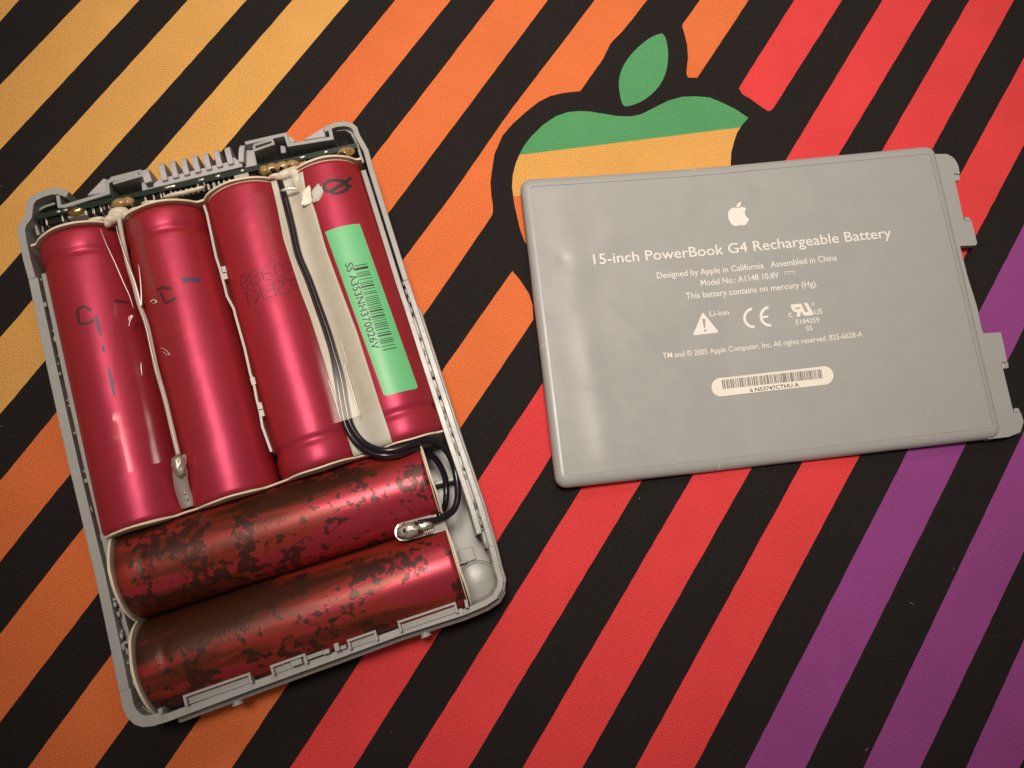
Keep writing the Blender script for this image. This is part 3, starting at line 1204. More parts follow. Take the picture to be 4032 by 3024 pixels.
# right pocket box
m_ = MB()
m_.strip(xy([(998, 571), (1070, 549), (1076, 565), (1003, 590), (998, 571)]), -0.3, 0.3, 4.0, ZR - 0.04)
m_.strip(xy([(1000, 580), (1073, 558)]), -0.6, 0.6, 4.0, ZR - 1.5)
cb(m_, 'latch_pocket', 'case_rough', 0.08)
m_ = MB()
m_.prism(xy([(1102, 570), (1124, 574), (1127, 600), (1105, 603)], 13.0), 1.0, 13.0)
cb(m_, 'mould_post', 'case', 0.3)
# inner corner curl walls
m_ = MB()
m_.strip(xy([(216, 800), (176, 812), (150, 826), (138, 852), (137, 880), (150, 925)], 12.5), -0.3, 0.3, 1.0, 12.5)
cb(m_, 'corner_rib', 'case_rough', 0.1)
m_ = MB()
m_.strip(xy([(1318, 512), (1360, 508), (1383, 522), (1398, 548), (1408, 575), (1430, 640)], 13.5), -0.3, 0.3, 1.0, 13.5)
cb(m_, 'corner_rib', 'case_rough', 0.1)
# comb connector
comb_base = [(602, 724), (605, 740), (955, 656), (953, 640), (920, 618), (905, 622), (900, 636), (640, 700), (625, 705)]
m_ = MB()
m_.prism(xy(comb_base, 14.2), 2.0, 14.2)
comb = cb(m_, 'contact_comb', 'comb', 0.2)
m_ = MB()
m_.prism(xy([(606, 716), (612, 722), (604, 745), (560, 757), (553, 700)], 12.8), 1.5, 12.8)
cb(m_, 'comb_end_block', 'comb', 0.2)
m_ = MB()
m_.prism(xy([(946, 652), (958, 628), (968, 590), (1000, 588), (1012, 650), (965, 660)], 12.8), 1.5, 12.8)
cb(m_, 'comb_end_block', 'comb', 0.2)


def finger(u0, v0, u1, v1, w):
    """arched fin from base pixel to tip pixel"""
    A = at(u0, v0, 14.6)
    B = at(u1, v1, 14.6)
    d = (B - A)
    L = d.length
    d.normalize()
    n = Vector((-d.y, d.x, 0))
    prof = [(0, 14.9), (L * 0.45, 15.1), (L * 0.75, 14.8), (L * 0.93, 14.0), (L, 12.6), (L, 3.0), (0, 3.0)]
    mb = MB()
    vs = []
    for s in (-w / 2, w / 2):
        for x, z in prof:
            p = A + d * x + n * s
            vs.append((p.x, p.y, z))
    k = len(prof)
    fs = [(i, (i + 1) % k, k + (i + 1) % k, k + i) for i in range(k)] + [tuple(range(k)), tuple(reversed(range(k, 2 * k)))]
    mb.add(vs, fs)
    o = cb(mb, 'contact_fin', 'comb', 0.22, parent=comb)
    return o


for i in range(7):
    f = i / 6
    u0 = 651 + (911 - 651) * f
    v0 = 712 - (712 - 648) * f
    finger(u0, v0, u0 - 21, v0 - 78, 1.35)
finger(586, 720, 566, 658, 1.7)
finger(950, 640, 953, 562, 1.25)

# ------------------------------------------------------------------ circuit board
pa, pb = at(130, 846, 14.5), at(1403, 562, 14.5)
bd = (pb - pa).normalized()
bn = Vector((bd.y, -bd.x, 0))        # towards the cells
BL_ = (pb - pa).length
board = thing('circuit_board', 'narrow green circuit board standing on edge between cells and top wall', 'circuit board', ((pa + pb) / 2).to_tuple()[:2] + (1.2,), 0)
BO = Vector(((pa + pb) / 2).to_tuple()[:2] + (1.2,))
m_ = MB()
m_.strip([(pa.x, pa.y), (pb.x, pb.y)], -1.25, 0, 1.25, 14.5)
m_.build('board_plate', 'pcb', board, BO, bevel=0.05)


def bpt(x, out, z):
    return pa + bd * x + bn * out + Vector((0, 0, z - pa.z))


BANG = math.atan2(bd.y, bd.x)


def comp(u, v, w, dpt, h, m, name, z=13.8, out=None, ends=False):
    """part mounted on the cell side of the board; u,v = photograph pixel of its top middle"""
    q = at(u, v, z)
    x = (q - pa).dot(bd)
    o_ = 1.25 + dpt / 2 if out is None else out
    c = bpt(x, o_, z - h / 2)
    mb = MB()
    mb.box(c, (w, dpt, h), BANG)
    if ends:
        for s in (-1, 1):
            mb.box(c + bd * s * (w / 2), (0.35, dpt + 0.06, h + 0.05), BANG, mi=1)
        return mb.build(name, [m, 'capend'], board, BO, bevel=0.06)
    return mb.build(name, m, board, BO, bevel=0.06)


comp(215, 872, 3.4, 1.4, 3.0, 'chip', 'capacitor', ends=True)
comp(190, 905, 2.2, 1.6, 3.0, 'chip', 'resistor', z=11.5, ends=True)
comp(355, 846, 1.5, 1.2, 2.2, 'chip', 'resistor', ends=True)
comp(385, 838, 1.5, 1.2, 2.2, 'chip', 'resistor', ends=True)
comp(545, 790, 3.0, 1.5, 2.6, 'chip', 'capacitor', ends=True)
comp(620, 775, 1.6, 1.2, 2.0, 'chip', 'resistor', ends=True)
comp(660, 765, 1.6, 1.2, 2.0, 'chip', 'resistor', ends=True)
comp(1215, 620, 2.6, 1.6, 2.6, 'chip', 'capacitor', ends=True)
comp(1285, 603, 2.4, 1.5, 2.4, 'chip', 'resistor', ends=True)
comp(1250, 630, 3.2, 1.0, 1.6, 'gold', 'gold_contact', z=12.8)
# long chip with legs
q = at(800, 735, 13.3)
x0 = (q - pa).dot(bd)
mb = MB()
mb.box(bpt(x0, 1.25 + 0.9, 11.6), (13.0, 1.4, 3.6), BANG)
chip = mb.build('long_chip', 'chip', board, BO, bevel=0.06)
for i in range(11):
    mb = MB()
    mb.box(bpt(x0 - 6 + i * 1.2, 1.25 + 1.0, 13.6), (0.42, 1.5, 0.5), BANG)
    mb.build('pin', 'capend', chip, BO, bevel=0.05)
comp(950, 690, 3.2, 1.9, 2.6, 'capend', 'capacitor', z=14.3)
comp(968, 694, 4.6, 1.5, 3.0, 'chip', 'capacitor', z=13.6)
# nickel tag and gold pad near the first cell
comp(310, 868, 4.2, 0.5, 4.0, 'nickel', 'nickel_tag', z=13.6, out=1.9)
mb = MB()
mb.blob(bpt(((at(300, 840, 14.5)) - pa).dot(bd), 1.2, 14.0), (1.9, 0.9, 0.9), 0.15, ang=BANG)
mb.build('solder_joint', 'gold', board, BO, smooth=True)
mb = MB()
mb.blob(bpt(((at(285, 817, 14.5)) - pa).dot(bd), -0.3, 13.8), (2.0, 0.8, 0.9), 0.15, ang=BANG, seed=2)
mb.build('solder_joint', 'solder', board, BO, smooth=True)
for (u, v, rx, ry, rz, sd) in ((470, 808, 1.9, 1.2, 1.3, 1.1), (505, 805, 1.3, 1.2, 1.1, 3.1), (1065, 655, 1.9, 1.3, 1.5, 4.2), (1110, 645, 2.0, 1.2, 1.2, 5.3), (1150, 640, 1.6, 1.2, 1.2, 6.1),
                               (1040, 668, 1.2, 1.2, 1.6, 7.0), (1360, 585, 2.0, 1.2, 1.5, 8.2), (1375, 612, 1.0, 0.9, 2.0, 9.2)):
    p = bpt((at(u, v, 14.5) - pa).dot(bd), 1.5, 14.0)
    mb = MB()
    mb.blob(p, (rx, ry, rz * 0.7), 0.2, 0.5, ang=BANG, seed=sd)
    mb.build('flux_glue', 'tanglue', board, BO, smooth=True)
mb = MB()
for (u, v, r) in ((1075, 672, 0.7), (1108, 664, 0.55), (1140, 655, 0.6), (1345, 605, 1.1)):
    p = bpt((at(u, v, 14.8) - pa).dot(bd), 2.4, 13.9)
    mb.blob(p, (r, r * 0.8, 1.5), 0.3, ang=BANG, seed=u)
mb.build('wire_stub', 'chip', board, BO, smooth=True)


rnd = random.Random(21)
for i in range(26):
    x = rnd.uniform(3, BL_ - 3)
    w = rnd.choice((0.8, 1.0, 1.4, 2.0))
    mb = MB()
    zt = rnd.uniform(12.2, 14.3)
    mb.box(bpt(x, 1.25 + 0.45, zt - 0.5), (w, 0.9, 1.0), BANG)
    for sg in (-1, 1):
        mb.box(bpt(x, 1.25 + 0.45, zt - 0.5) + bd * sg * w / 2, (0.22, 0.94, 1.04), BANG, mi=1)
    mb.build('resistor', [rnd.choice(('chip', 'chip', 'tanglue')), 'solder'], board, BO)
for i in range(9):
    x = rnd.uniform(3, BL_ - 3)
    mb = MB()
    mb.blob(bpt(x, 0.6, 14.55), (rnd.uniform(0.4, 1.1), 0.35, 0.2), 0.3, ang=BANG, seed=i, seg=12, rings=8)
    mb.build('solder_joint', 'solder', board, BO, smooth=True)
# crumbs of the torn glue bead in both grooves
mb = MB()
for path, off in ((ox[12:iBL0 + 1], 2.5), (ox[iBR1:38], 1.45)):
    q = [Vector(p) for p in path]
    for a, b in zip(q[:-1], q[1:]):
        L_ = (b - a).length
        n_ = Vector((-(b - a).y, (b - a).x)).normalized()
        x = 0.5
        while x < L_:
            p = a.lerp(b, x / L_) + n_ * (off + rnd.uniform(-0.3, 0.3))
            mb.blob((p.x, p.y, ZR - rnd.uniform(0.2, 1.0)), (rnd.uniform(0.15, 0.4), rnd.uniform(0.3, 0.9), rnd.uniform(0.2, 0.5)), 0.5, 1.0, seg=8, rings=6,
                    ang=math.atan2((b - a).y, (b - a).x) + math.pi / 2, seed=x)
            x += rnd.choice((1.2, 2.0, 3.5, 6.0))
o = mb.build('glue_crumbs', 'tray', case, CASE0, smooth=True)
o['kind'] = 'stuff'

# ------------------------------------------------------------------ insulation sheets at the cell ends
def scallop(name, label, cells, end, off, th, zmin, m='paperedge', extra=0.35, cat='insulator', ext=(0.3, 0.3)):
    """upright sheet across the ends of cells whose upper edge follows their round tops"""
    cs = []
    for k in cells:
        c, d, s = cell_frame(k)
        L = CELLS[k][3]
        e = c + d * (end * (L / 2 + off))
        cs.append((e, s))
    sdir = (cs[-1][0] - cs[0][0])
    sdir.z = 0
    Lt = sdir.length
    sdir.normalize()
    d0 = cell_frame(cells[0])[1] * end
    xs = [(e - cs[0][0]).dot(sdir) for e, _ in cs]
    a0, a1 = xs[0] - RC - ext[0], xs[-1] + RC + ext[1]
    n = 110
    front, zs = [], []
    for i in range(n + 1):
        x = a0 + (a1 - a0) * i / n
        # plan position follows the staggered cell ends
        if x <= xs[0]:
            base = cs[0][0] + sdir * (x - xs[0])
        elif x >= xs[-1]:
            base = cs[-1][0] + sdir * (x - xs[-1])
        else:
            for j in range(len(xs) - 1):
                if xs[j] <= x <= xs[j + 1]:
                    t = (x - xs[j]) / (xs[j + 1] - xs[j])
                    base = cs[j][0].lerp(cs[j + 1][0], t)
        z = zmin
        for xx in xs:
            dx = abs(x - xx)
            r = RC + extra
            if dx < r:
                z = max(z, ZC + math.sqrt(r * r - dx * dx))
        z += 0.25 * noise.noise(Vector((x * 0.25, end * 3.0, 0.5)))
        base = base + d0 * (0.25 * noise.noise(Vector((x * 0.15, 7.0, end))))
        front.append((base.x, base.y))
        zs.append(z)
    mb = MB()
    mb.strip(front, -th / 2, th / 2, 1.3, 0, ztop=zs)
    o = mb.build(name, m, None, (cs[0][0].x, cs[0][0].y, 1.3), bevel=0)
    tag(o, label, cat, 'cream insulation papers at the cell ends')
    return o


scallop('insulation_paper', 'cream scalloped insulation paper between the circuit board and the four upright cells', [1, 2, 3, 4], -1, 0.55, 0.45, 15.2)
scallop('insulation_paper', 'cream insulation paper between the four upright cells and the crosswise cells', [1, 2, 3, 4], 1, 0.28, 0.35, 16.3, extra=-0.15, ext=(-2.3, -1.0))
scallop('insulation_paper', 'cream insulation paper at the left ends of the two stained crosswise cells', [5, 6], -1, 0.5, 0.5, 11.5, ext=(0.0, 0.6))
scallop('insulation_paper', 'cream insulation paper at the right ends of the two stained crosswise cells', [5, 6], 1, 0.5, 0.4, 11.5)

# cream silicone
def silicone(lbl, blobs, seed):
    mb = MB()
    for (u, v, z, rx, ry, rz, an) in blobs:
        p = at(u, v, z)
        mb.blob(p, (rx * 0.85, ry * 0.8, rz * 0.85), 0.12, 0.4, ang=an, seed=seed + u * 0.01)
    c = at(*blobs[0][:3])
    o = mb.build('silicone_blob', 'silicone', None, c, smooth=True)
    tag(o, lbl, 'glue')
    md = o.modifiers.new('remesh', 'REMESH')
    md.mode = 'VOXEL'
    md.voxel_size = 0.00022
    md.use_smooth_shade = True
    return o


silicone('cream silicone glue between the tops of the first two cells, where the white wire starts',
         [(437, 868, 17.0, 2.0, 1.4, 1.6, .3), (465, 838, 16.2, 2.6, 1.5, 1.5, .3), (500, 848, 16.5, 1.8, 1.2, 1.4, .3), (380, 868, 15.5, 2.4, 0.9, 1.2, .25), (425, 885, 17.0, 0.9, 0.9, 1.2, .3),
          (525, 832, 16.0, 1.8, 0.8, 1.2, .6)], 3)
silicone('cream silicone glue between the tops of the last two cells, over the black wires',
         [(1125, 688, 16.8, 2.6, 1.4, 1.5, .5), (1160, 680, 17.0, 2.2, 1.8, 1.6, .2), (1172, 710, 17.3, 1.3, 2.2, 1.5, -.2), (1085, 695, 16.8, 1.9, 0.8, 1.2, .25), (1200, 660, 16.5, 2.4, 1.0, 1.2, .5),
          (1180, 735, 17.2, 0.9, 1.6, 1.0, -.2)], 5)
silicone('cream silicone smear along the paper above the second and third cells',
         [(590, 797, 15.2, 2.4, 0.5, 0.8, .2), (690, 766, 15.0, 3.2, 0.6, 0.8, .3), (740, 755, 15.0, 2.8, 0.6, 0.8, .35), (780, 745, 15.0, 2.0, 0.6, 0.8, .4)], 8)


# ------------------------------------------------------------------ paper strip over the valley between cells 3 and 4
def surf_z(x, y, e=0.12):
    z = 0
    for k in CELLS:
        c, d, s = cell_frame(k)
        r = Vector((x, y, ZC)) - c
        al, sd = r.dot(d), r.dot(s)
        if abs(al) < CELLS[k][3] / 2 and abs(sd) < RC + e:
            z = max(z, ZC + math.sqrt((RC + e) ** 2 - sd * sd))
    return z


def valley_sheet(name, label, cat, Lp, Rp, sag, m, nc=14, e=0.15, th=0.12, nr=40, zside=None, wr=0.0):
    """thin sheet between two pixel polylines that rests on the cells"""
    def sample(pl, t):
        q = [Vector(p) for p in pl]
        ls = [0]
        for a, b in zip(q[:-1], q[1:]):
            ls.append(ls[-1] + (b - a).length)
        s = t * ls[-1]
        for i in range(len(q) - 1):
            if s <= ls[i + 1] + 1e-6:
                return q[i].lerp(q[i + 1], (s - ls[i]) / max(1e-6, ls[i + 1] - ls[i]))
        return q[-1]
    grid = []
    for i in range(nr + 1):
        t = i / nr
        a, b = sample(Lp, t), sample(Rp, t)
        row = []
        for j in range(nc + 1):
            w = j / nc
            uv = a.lerp(b, w)
            z = 18.5
            for _ in range(8):
                p = at(uv.x, uv.y, z)
                zs = surf_z(p.x, p.y, e)
                zn = max(zs, sag) if zs > 0 else sag
                z = z * 0.4 + zn * 0.6
            if wr:
                z += wr * abs(noise.noise(Vector((uv.x * 0.012, uv.y * 0.012, 3.3))))
            row.append(at(uv.x, uv.y, z))
        grid.append(row)
    # relax so that the paper bends gently
    for _ in range(3):
        for i in range(1, nr):
            for j in range(1, nc):
                zz = (grid[i][j - 1].z + grid[i][j + 1].z + grid[i - 1][j].z + grid[i + 1][j].z) / 4
                if zz > grid[i][j].z:
                    grid[i][j].z = zz
    if m == 'tape':
        for _ in range(14):
            nz = [[p.z for p in r] for r in grid]
            for i in range(nr + 1):
                for j in range(1, nc):
                    q = (nz[i][j - 1] + nz[i][j + 1] + nz[max(i - 1, 0)][j] + nz[min(i + 1, nr)][j]) / 4
                    p = grid[i][j]
                    grid[i][j] = Vector((p.x, p.y, max(q, surf_z(p.x, p.y, e))))
    mb = MB()
    vs = [p for r in grid for p in r]
    fs = [(i * (nc + 1) + j, (i + 1) * (nc + 1) + j, (i + 1) * (nc + 1) + j + 1, i * (nc + 1) + j + 1) for i in range(nr) for j in range(nc)]
    mb.add(vs, fs)
    o = mb.build(name, m, None, grid[0][0], smooth=True)
    if th:
        md = o.modifiers.new('thick', 'SOLIDIFY')
        md.thickness = th * MM
        md.offset = -1
    tag(o, label, cat)
    return o


PL = [(1067, 716), (1089, 807), (1116, 943), (1153, 1056), (1184, 1150), (1217, 1236), (1289, 1462), (1348, 1661), (1393, 1799)]
PR = [(1193, 676), (1202, 735), (1239, 820), (1284, 979), (1347, 1150), (1407, 1308), (1497, 1593), (1530, 1690), (1545, 1742)]
valley_sheet('paper_strip', 'long grey-beige paper strip lying over the valley between the last two cells', 'paper strip', PL, PR, 16.6, 'paper')


# clear tapes
def tape(label, Lp, Rp, sag, wr=0.5, e=0.35):
    return valley_sheet('clear_tape', label, 'tape', Lp, Rp, sag, 'tape', nc=26, e=e, th=0, nr=60, wr=wr)


# ------------------------------------------------------------------ wires
def ride(uv, zmin, r):
    z = zmin + 2
    for _ in range(8):
        p = at(uv[0], uv[1], z)
        z = max(zmin, surf_z(p.x, p.y, 0.3) + r) if True else z
    return at(uv[0], uv[1], z)


WA = [(1090, 690), (1103, 718), (1125, 790), (1150, 890), (1175, 1000), (1217, 1100), (1253, 1199), (1289, 1299), (1316, 1389), (1344, 1489), (1362, 1597), (1380, 1670),
      (1416, 1728), (1461, 1760), (1515, 1774), (1579, 1765), (1633, 1742), (1678, 1733), (1724, 1746), (1765, 1785), (1792, 1853), (1803, 1939), (1792, 1998), (1762, 2029),
      (1724, 2046), (1679, 2055), (1645, 2061)]
ZA = [15.5, 16.5, 17.6, 17.7, 17.7, 17.7, 17.7, 17.7, 17.7, 17.7, 17.7, 17.8, 18.2, 19.0, 19.8, 19.6, 18.5, 17.0, 15.5, 14.0, 13.0, 13.5, 14.5, 15.8, 17.2, 18.2, 18.6]
WBu = [(1078, 697), (1092, 724), (1112, 796), (1137, 895), (1162, 1005), (1203, 1106), (1238, 1205), (1273, 1305), (1300, 1396), (1327, 1495), (1345, 1602), (1363, 1680),
       (1403, 1744), (1455, 1780), (1515, 1794), (1580, 1786), (1632, 1768), (1662, 1772), (1695, 1790), (1726, 1822), (1750, 1872), (1757, 1925), (1755, 1975), (1745, 2012), (1730, 2030)]
ZB = [15.2, 16.3, 17.5, 17.6, 17.6, 17.6, 17.6, 17.6, 17.6, 17.6, 17.6, 17.7, 18.0, 18.8, 19.2, 18.6, 16.6, 14.5, 12.5, 11.0, 10.0, 9.5, 10.0, 12.0, 14.2]
for i_ in range(9):
    WBu[i_] = (WBu[i_][0] + 9, WBu[i_][1] - 3)
    ZB[i_] -= 0.6
for uv, zz, lbl, r in ((WA, ZA, 'outer black wire of the pair, ending at the solder tab between the stained cells', 0.70),
                       (WBu, ZB, 'black wire on the inner side of the pair, curling down beside the upper stained cell', 0.66)):
    P_ = []
    for (u, v), z in zip(uv, zz):
        p = at(u, v, z)
        for _ in range(4):
            zs = surf_z(p.x, p.y, 0.28) + r
            if zs > p.z:
                p = at(u, v, min(zs, 20.9))
        P_.append(p)
    P_ = smooth_path(P_, 6)
    mb = MB()
    mb.tube(P_, r, 14)
    o = mb.build('black_wire', 'black_wire', None, P_[0], smooth=True)
    tag(o, lbl, 'wire', 'pair of black wires')
WW = [(462, 846), (470, 862), (479, 920), (502, 1033), (529, 1123), (549, 1199), (579, 1281), (601, 1380), (619, 1462), (651, 1575), (683, 1710), (703, 1792)]
P_ = []
for (u, v) in WW:
    p = at(u, v, 17.2)
    P_.append(p)
P_[0].z = 16.0
mb = MB()
mb.tube(smooth_path(P_, 6), 0.5, 12)
o = mb.build('white_wire', 'white_wire', None, P_[0], smooth=True)
tag(o, 'thin white wire in the valley between the first two cells', 'wire')

# second cell / third cell separator
SEP = [(803, 808), (815, 845), (850, 1010), (866, 1060), (885, 1130), (893, 1165), (920, 1215), (926, 1240), (963, 1371), (985, 1470), (1000, 1515), (1010, 1570), (1023, 1620), (1033, 1680), (1068, 1778)]
mb = MB()
mb.strip(xy(SEP, 15.8), -0.24, 0.24, 10.0, 15.8)
for (u, v) in ((882, 1062), (886, 1085), (996, 1500), (1024, 1600), (1030, 1625)):
    q = at(u, v, 15.9)
    mb.box((q.x, q.y, 14.6), (0.9, 1.6, 2.6), AX14 + math.pi / 2)
o = mb.build('separator_strip', 'white_wire', None, at(*SEP[0], 0))
tag(o, 'thin pale plastic separator standing between the second and third cell', 'separator')

# nickel solder tab between cell 1 and 2
tp = [(703, 1795, 17.4), (706, 1830, 17.9), (709, 1868, 17.8), (713, 1905, 17.0), (725, 1950, 16.0), (742, 1998, 15.3)]
root = thing('nickel_tab', 'bent nickel solder tab between the first two cells at the foot of the white wire', 'solder tab', at(742, 1998, 15.0))
R0_ = at(742, 1998, 15.0)
mb = MB()
C_ = [at(*p) for p in tp]
vs = []
wd = Vector((math.cos(AX14 + math.pi / 2), math.sin(AX14 + math.pi / 2), 0))
Cs = smooth_path(C_, 4)
for i, p in enumerate(Cs):
    w = 1.45
    vs += [p - wd * w, p + wd * w]
mb.add(vs, [(2 * i, 2 * i + 1, 2 * i + 3, 2 * i + 2) for i in range(len(Cs) - 1)])
o = mb.build('nickel_strip', 'nickel', root, R0_, smooth=True)
md = o.modifiers.new('thick', 'SOLIDIFY')
md.thickness = 0.2 * MM
mb = MB()
mb.blob(at(705, 1835, 18.3), (1.35, 2.3, 0.95), 0.3, 0.8, ang=AX14 + math.pi / 2)
mb.build('solder_blob', 'solder', root, R0_, smooth=True)
for (u, v) in ((726, 1942), (735, 1965)):
    mb = MB()
    mb.blob(at(u, v, 16.25), (0.3, 0.3, 0.18), 0.1, seg=10, rings=6)
    mb.build('spot_weld', 'solder', root, R0_, smooth=True)
# solder tab over the stained cells
A1, A2 = at(1590, 2092, 19.2), at(1752, 2050, 16.8)
root = thing('solder_tab', 'blackened nickel solder tab between the stained cells holding the black wire', 'solder tab', at(1600, 2090, 18.0))
R0_ = at(1600, 2090, 18.0)
d = (A2 - A1)
d.z = 0
d.normalize()
nn = Vector((-d.y, d.x, 0))
mb = MB()
outl = []
for t in range(9):
    a = math.pi / 2 + math.pi * t / 8
    outl.append(A1 + (d * math.cos(a) + nn * math.sin(a)) * 1.9)
pts = outl + [A2 - nn * 1.9, A2 + nn * 1.9]
zs = 18.3
mb.add([(p.x, p.y, 18.2 if i < 9 else 15.8) for i, p in enumerate(pts)], [tuple(range(len(pts)))])
o = mb.build('nickel_strip', 'nickel', root, R0_)
md = o.modifiers.new('thick', 'SOLIDIFY')
md.thickness = 0.3 * MM
mb = MB()
mb.blob(at(1612, 2087, 18.9), (2.5, 1.55, 0.9), 0.35, 0.9, ang=math.atan2(d.y, d.x), seed=4)
mb.blob(at(1660, 2075, 18.6), (2.2, 1.0, 0.8), 0.35, 0.9, ang=math.atan2(d.y, d.x), seed=9)
mb.build('solder_blob', 'solder', root, R0_, smooth=True)
mb = MB()
for (u, v, r) in ((1596, 2088, 0.6), (1654, 2090, 0.5), (1640, 2062, 0.4)):
    mb.blob(at(u, v, 19.5), (r, r * .8, 0.35), 0.5, seg=12, rings=8, seed=u)
mb.build('burnt_flux', 'chip', root, R0_, smooth=True)
for (u, v) in ((1675, 2100), (1682, 2098), (1689, 2096), (1696, 2094), (1703, 2092)):
    mb = MB()
    mb.blob(at(u, v - 4, 18.2), (0.16, 0.5, 0.2), 0.0, seg=8, rings=6, ang=.2)
    mb.build('crimp_tooth', 'nickel', root, R0_, smooth=True)

tape('clear adhesive tape stretched over the white wire and the first two cells',
     [(395, 878), (420, 1000), (450, 1120), (445, 1300), (440, 1500), (445, 1700), (452, 1878)],
     [(600, 850), (640, 1000), (690, 1150), (715, 1300), (745, 1450), (780, 1600), (820, 1760)], 17.9, wr=0.45)
def fold_glint(parent, pts, r):  # highlights on the tape folds, built as thin pale tubes
    mb = MB()
    pp = smooth_path([at(*p) for p in pts], 5)
    n = len(pp)
    mb.tube(pp, [r * (0.25 + 0.75 * math.sin(math.pi * (i + 0.5) / n)) for i in range(n)], 8)
    o_ = mb.build('tape_fold_glint', 'fold_glint', parent, tuple(parent.location / MM), smooth=True)
    return o_


tp1 = bpy.data.objects['clear_tape']
fold_glint(tp1, [(393, 897, 19.6), (420, 965, 19.6), (452, 1033, 19.2), (485, 1110, 18.8), (510, 1165, 18.5), (525, 1215, 18.2)], 0.12)
fold_glint(tp1, [(457, 888, 18.9), (470, 940, 18.9), (500, 1030, 18.9), (530, 1110, 18.8), (549, 1180, 18.6), (556, 1205, 18.5), (556, 1150, 18.7), (551, 1085, 18.8), (545, 1040, 18.8)], 0.2)
fold_glint(tp1, [(549, 1199, 18.6), (575, 1290, 18.5), (600, 1400, 18.4), (625, 1500, 18.3)], 0.10)
fold_glint(tp1, [(505, 1262, 18.9), (510, 1248, 18.9), (522, 1243, 18.8), (512, 1262, 18.8), (508, 1285, 18.9)], 0.16)
fold_glint(tp1, [(590, 1190, 18.8), (605, 1180, 18.9), (617, 1190, 19.0), (600, 1195, 18.9)], 0.2)
fold_glint(tp1, [(632, 1370, 18.9), (648, 1375, 19.0), (668, 1396, 19.2), (655, 1396, 19.1), (640, 1382, 19.0)], 0.10)
fold_glint(tp1, [(555, 1425, 19.0), (556, 1450, 19.0), (559, 1480, 19.0)], 0.12)
tape('clear adhesive tape stretched over the black wires and the paper strip',
     [(1000, 765), (1010, 830), (1090, 1100), (1150, 1300), (1190, 1480), (1230, 1610), (1245, 1690)],
     [(1215, 725), (1262, 850), (1345, 1080), (1395, 1240), (1440, 1380), (1480, 1500), (1500, 1610)], 18.9, wr=0.03)
tp2 = bpy.data.objects['clear_tape.001']
fold_glint(tp2, [(1290, 1490, 18.9), (1315, 1560, 18.9), (1345, 1660, 18.9)], 0.13)
fold_glint(tp2, [(1352, 1420, 19.0), (1385, 1530, 19.0), (1420, 1646, 19.0)], 0.12)
fold_glint(tp2, [(1340, 1330, 19.0), (1360, 1400, 19.0), (1372, 1440, 19.0)], 0.08)
fold_glint(tp2, [(1105, 751, 19.3), (1140, 742, 19.4), (1175, 745, 19.3)], 0.4)  # white reflection on the tape, put in as a thicker tube
# little loose flap of paper and glue on top of cell 4
q = at(1202, 782, 19.0)
mb = MB()
fl = [(1190, 758), (1218, 730), (1236, 772), (1226, 800), (1200, 812), (1186, 805), (1192, 785)]
pp = [at(u, v, 18.6 + 0.5 * (i % 2)) for i, (u, v) in enumerate(fl)]
mb.add(pp, [tuple(range(len(pp)))])
o = mb.build('paper_scrap', 'sticker', None, q)
md = o.modifiers.new('thick', 'SOLIDIFY')
md.thickness = 0.2 * MM
tag(o, 'torn cream paper scrap beside the top of the cell with the scribble', 'paper scrap')
mb = MB()
mb.blob(at(1252, 760, 19.4), (1.25, 2.3, 0.5), 0.4, 0.9, ang=-0.2, seed=2)
o = mb.build('glue_drop', 'paper', None, at(1252, 760, 19.0), smooth=True)
tag(o, 'milky drop of dried glue beside the black scribble on the cell', 'glue')


# ------------------------------------------------------------------ lid
BOW = 1.6
ZL = 3.1
LC = [at(2045, 711, 1.3 + BOW), at(3670, 577, 1.3 + BOW), at(3938, 1724, 1.3 + BOW), at(2189, 1926, 1.3 + BOW)]   # tl tr br bl
for p in LC:
    p.z = 0
LW = ((LC[1] - LC[0]).length + (LC[2] - LC[3]).length) / 2
LH = ((LC[3] - LC[0]).length + (LC[2] - LC[1]).length) / 2


def bow(s):
    f = s / LW
    if f < 0.42:
        q = (0.42 - f) / 0.42
    else:
        q = (f - 0.42) / 0.58
    return BOW * q ** 1.25


def lidp(s, t, z):
    """lid coordinates (mm from the upper left corner, along, down) -> place"""
    a, b = s / LW, t / LH
    p = LC[0].lerp(LC[1], a).lerp(LC[3].lerp(LC[2], a), b)
    return Vector((p.x, p.y, z + bow(s)))


def lid_inv(p):
    s, t = LW / 2, LH / 2
    for _ in range(8):
        q = lidp(s, t, 0)
        ds = (lidp(s + .1, t, 0) - q) * 10
        dt = (lidp(s, t + .1, 0) - q) * 10
        rx, ry = p.x - q.x, p.y - q.y
        det = ds.x * dt.y - ds.y * dt.x
        s += (rx * dt.y - ry * dt.x) / det
        t += (ds.x * ry - ds.y * rx) / det
    return s, t


def lid_at(u, v, z=ZL):
    zz = z + 0.8
    for _ in range(5):
        s, t = lid_inv(at(u, v, zz))
        zz = z + bow(s) + wave(s, t)
    return s, t


def wave(s, t):
    """bulges and dents in the label foil"""
    x = s - 9.5 - 0.045 * t
    w = 0.21 * math.exp(-(x / 3.4) ** 2) * (0.45 + 0.55 * min(1.0, max(0.0, t / 25.0)) + 0.18 * math.sin(t * 0.31 + 0.6))
    x2 = s - 20.0
    w += 0.05 * math.exp(-(x2 / 4.0) ** 2)
    w -= 0.22 * math.exp(-(((s - 8.2) / 1.7) ** 2 + ((t - 22.6) / 1.6) ** 2))
    w += 0.03 * noise.noise(Vector((s * 0.09, t * 0.09, 1.0)))
    ed = min(s - 3, t - 3, LW - 2 - s, LH - 3 - t)
    return w * max(0.0, min(1.0, ed / 3.0))


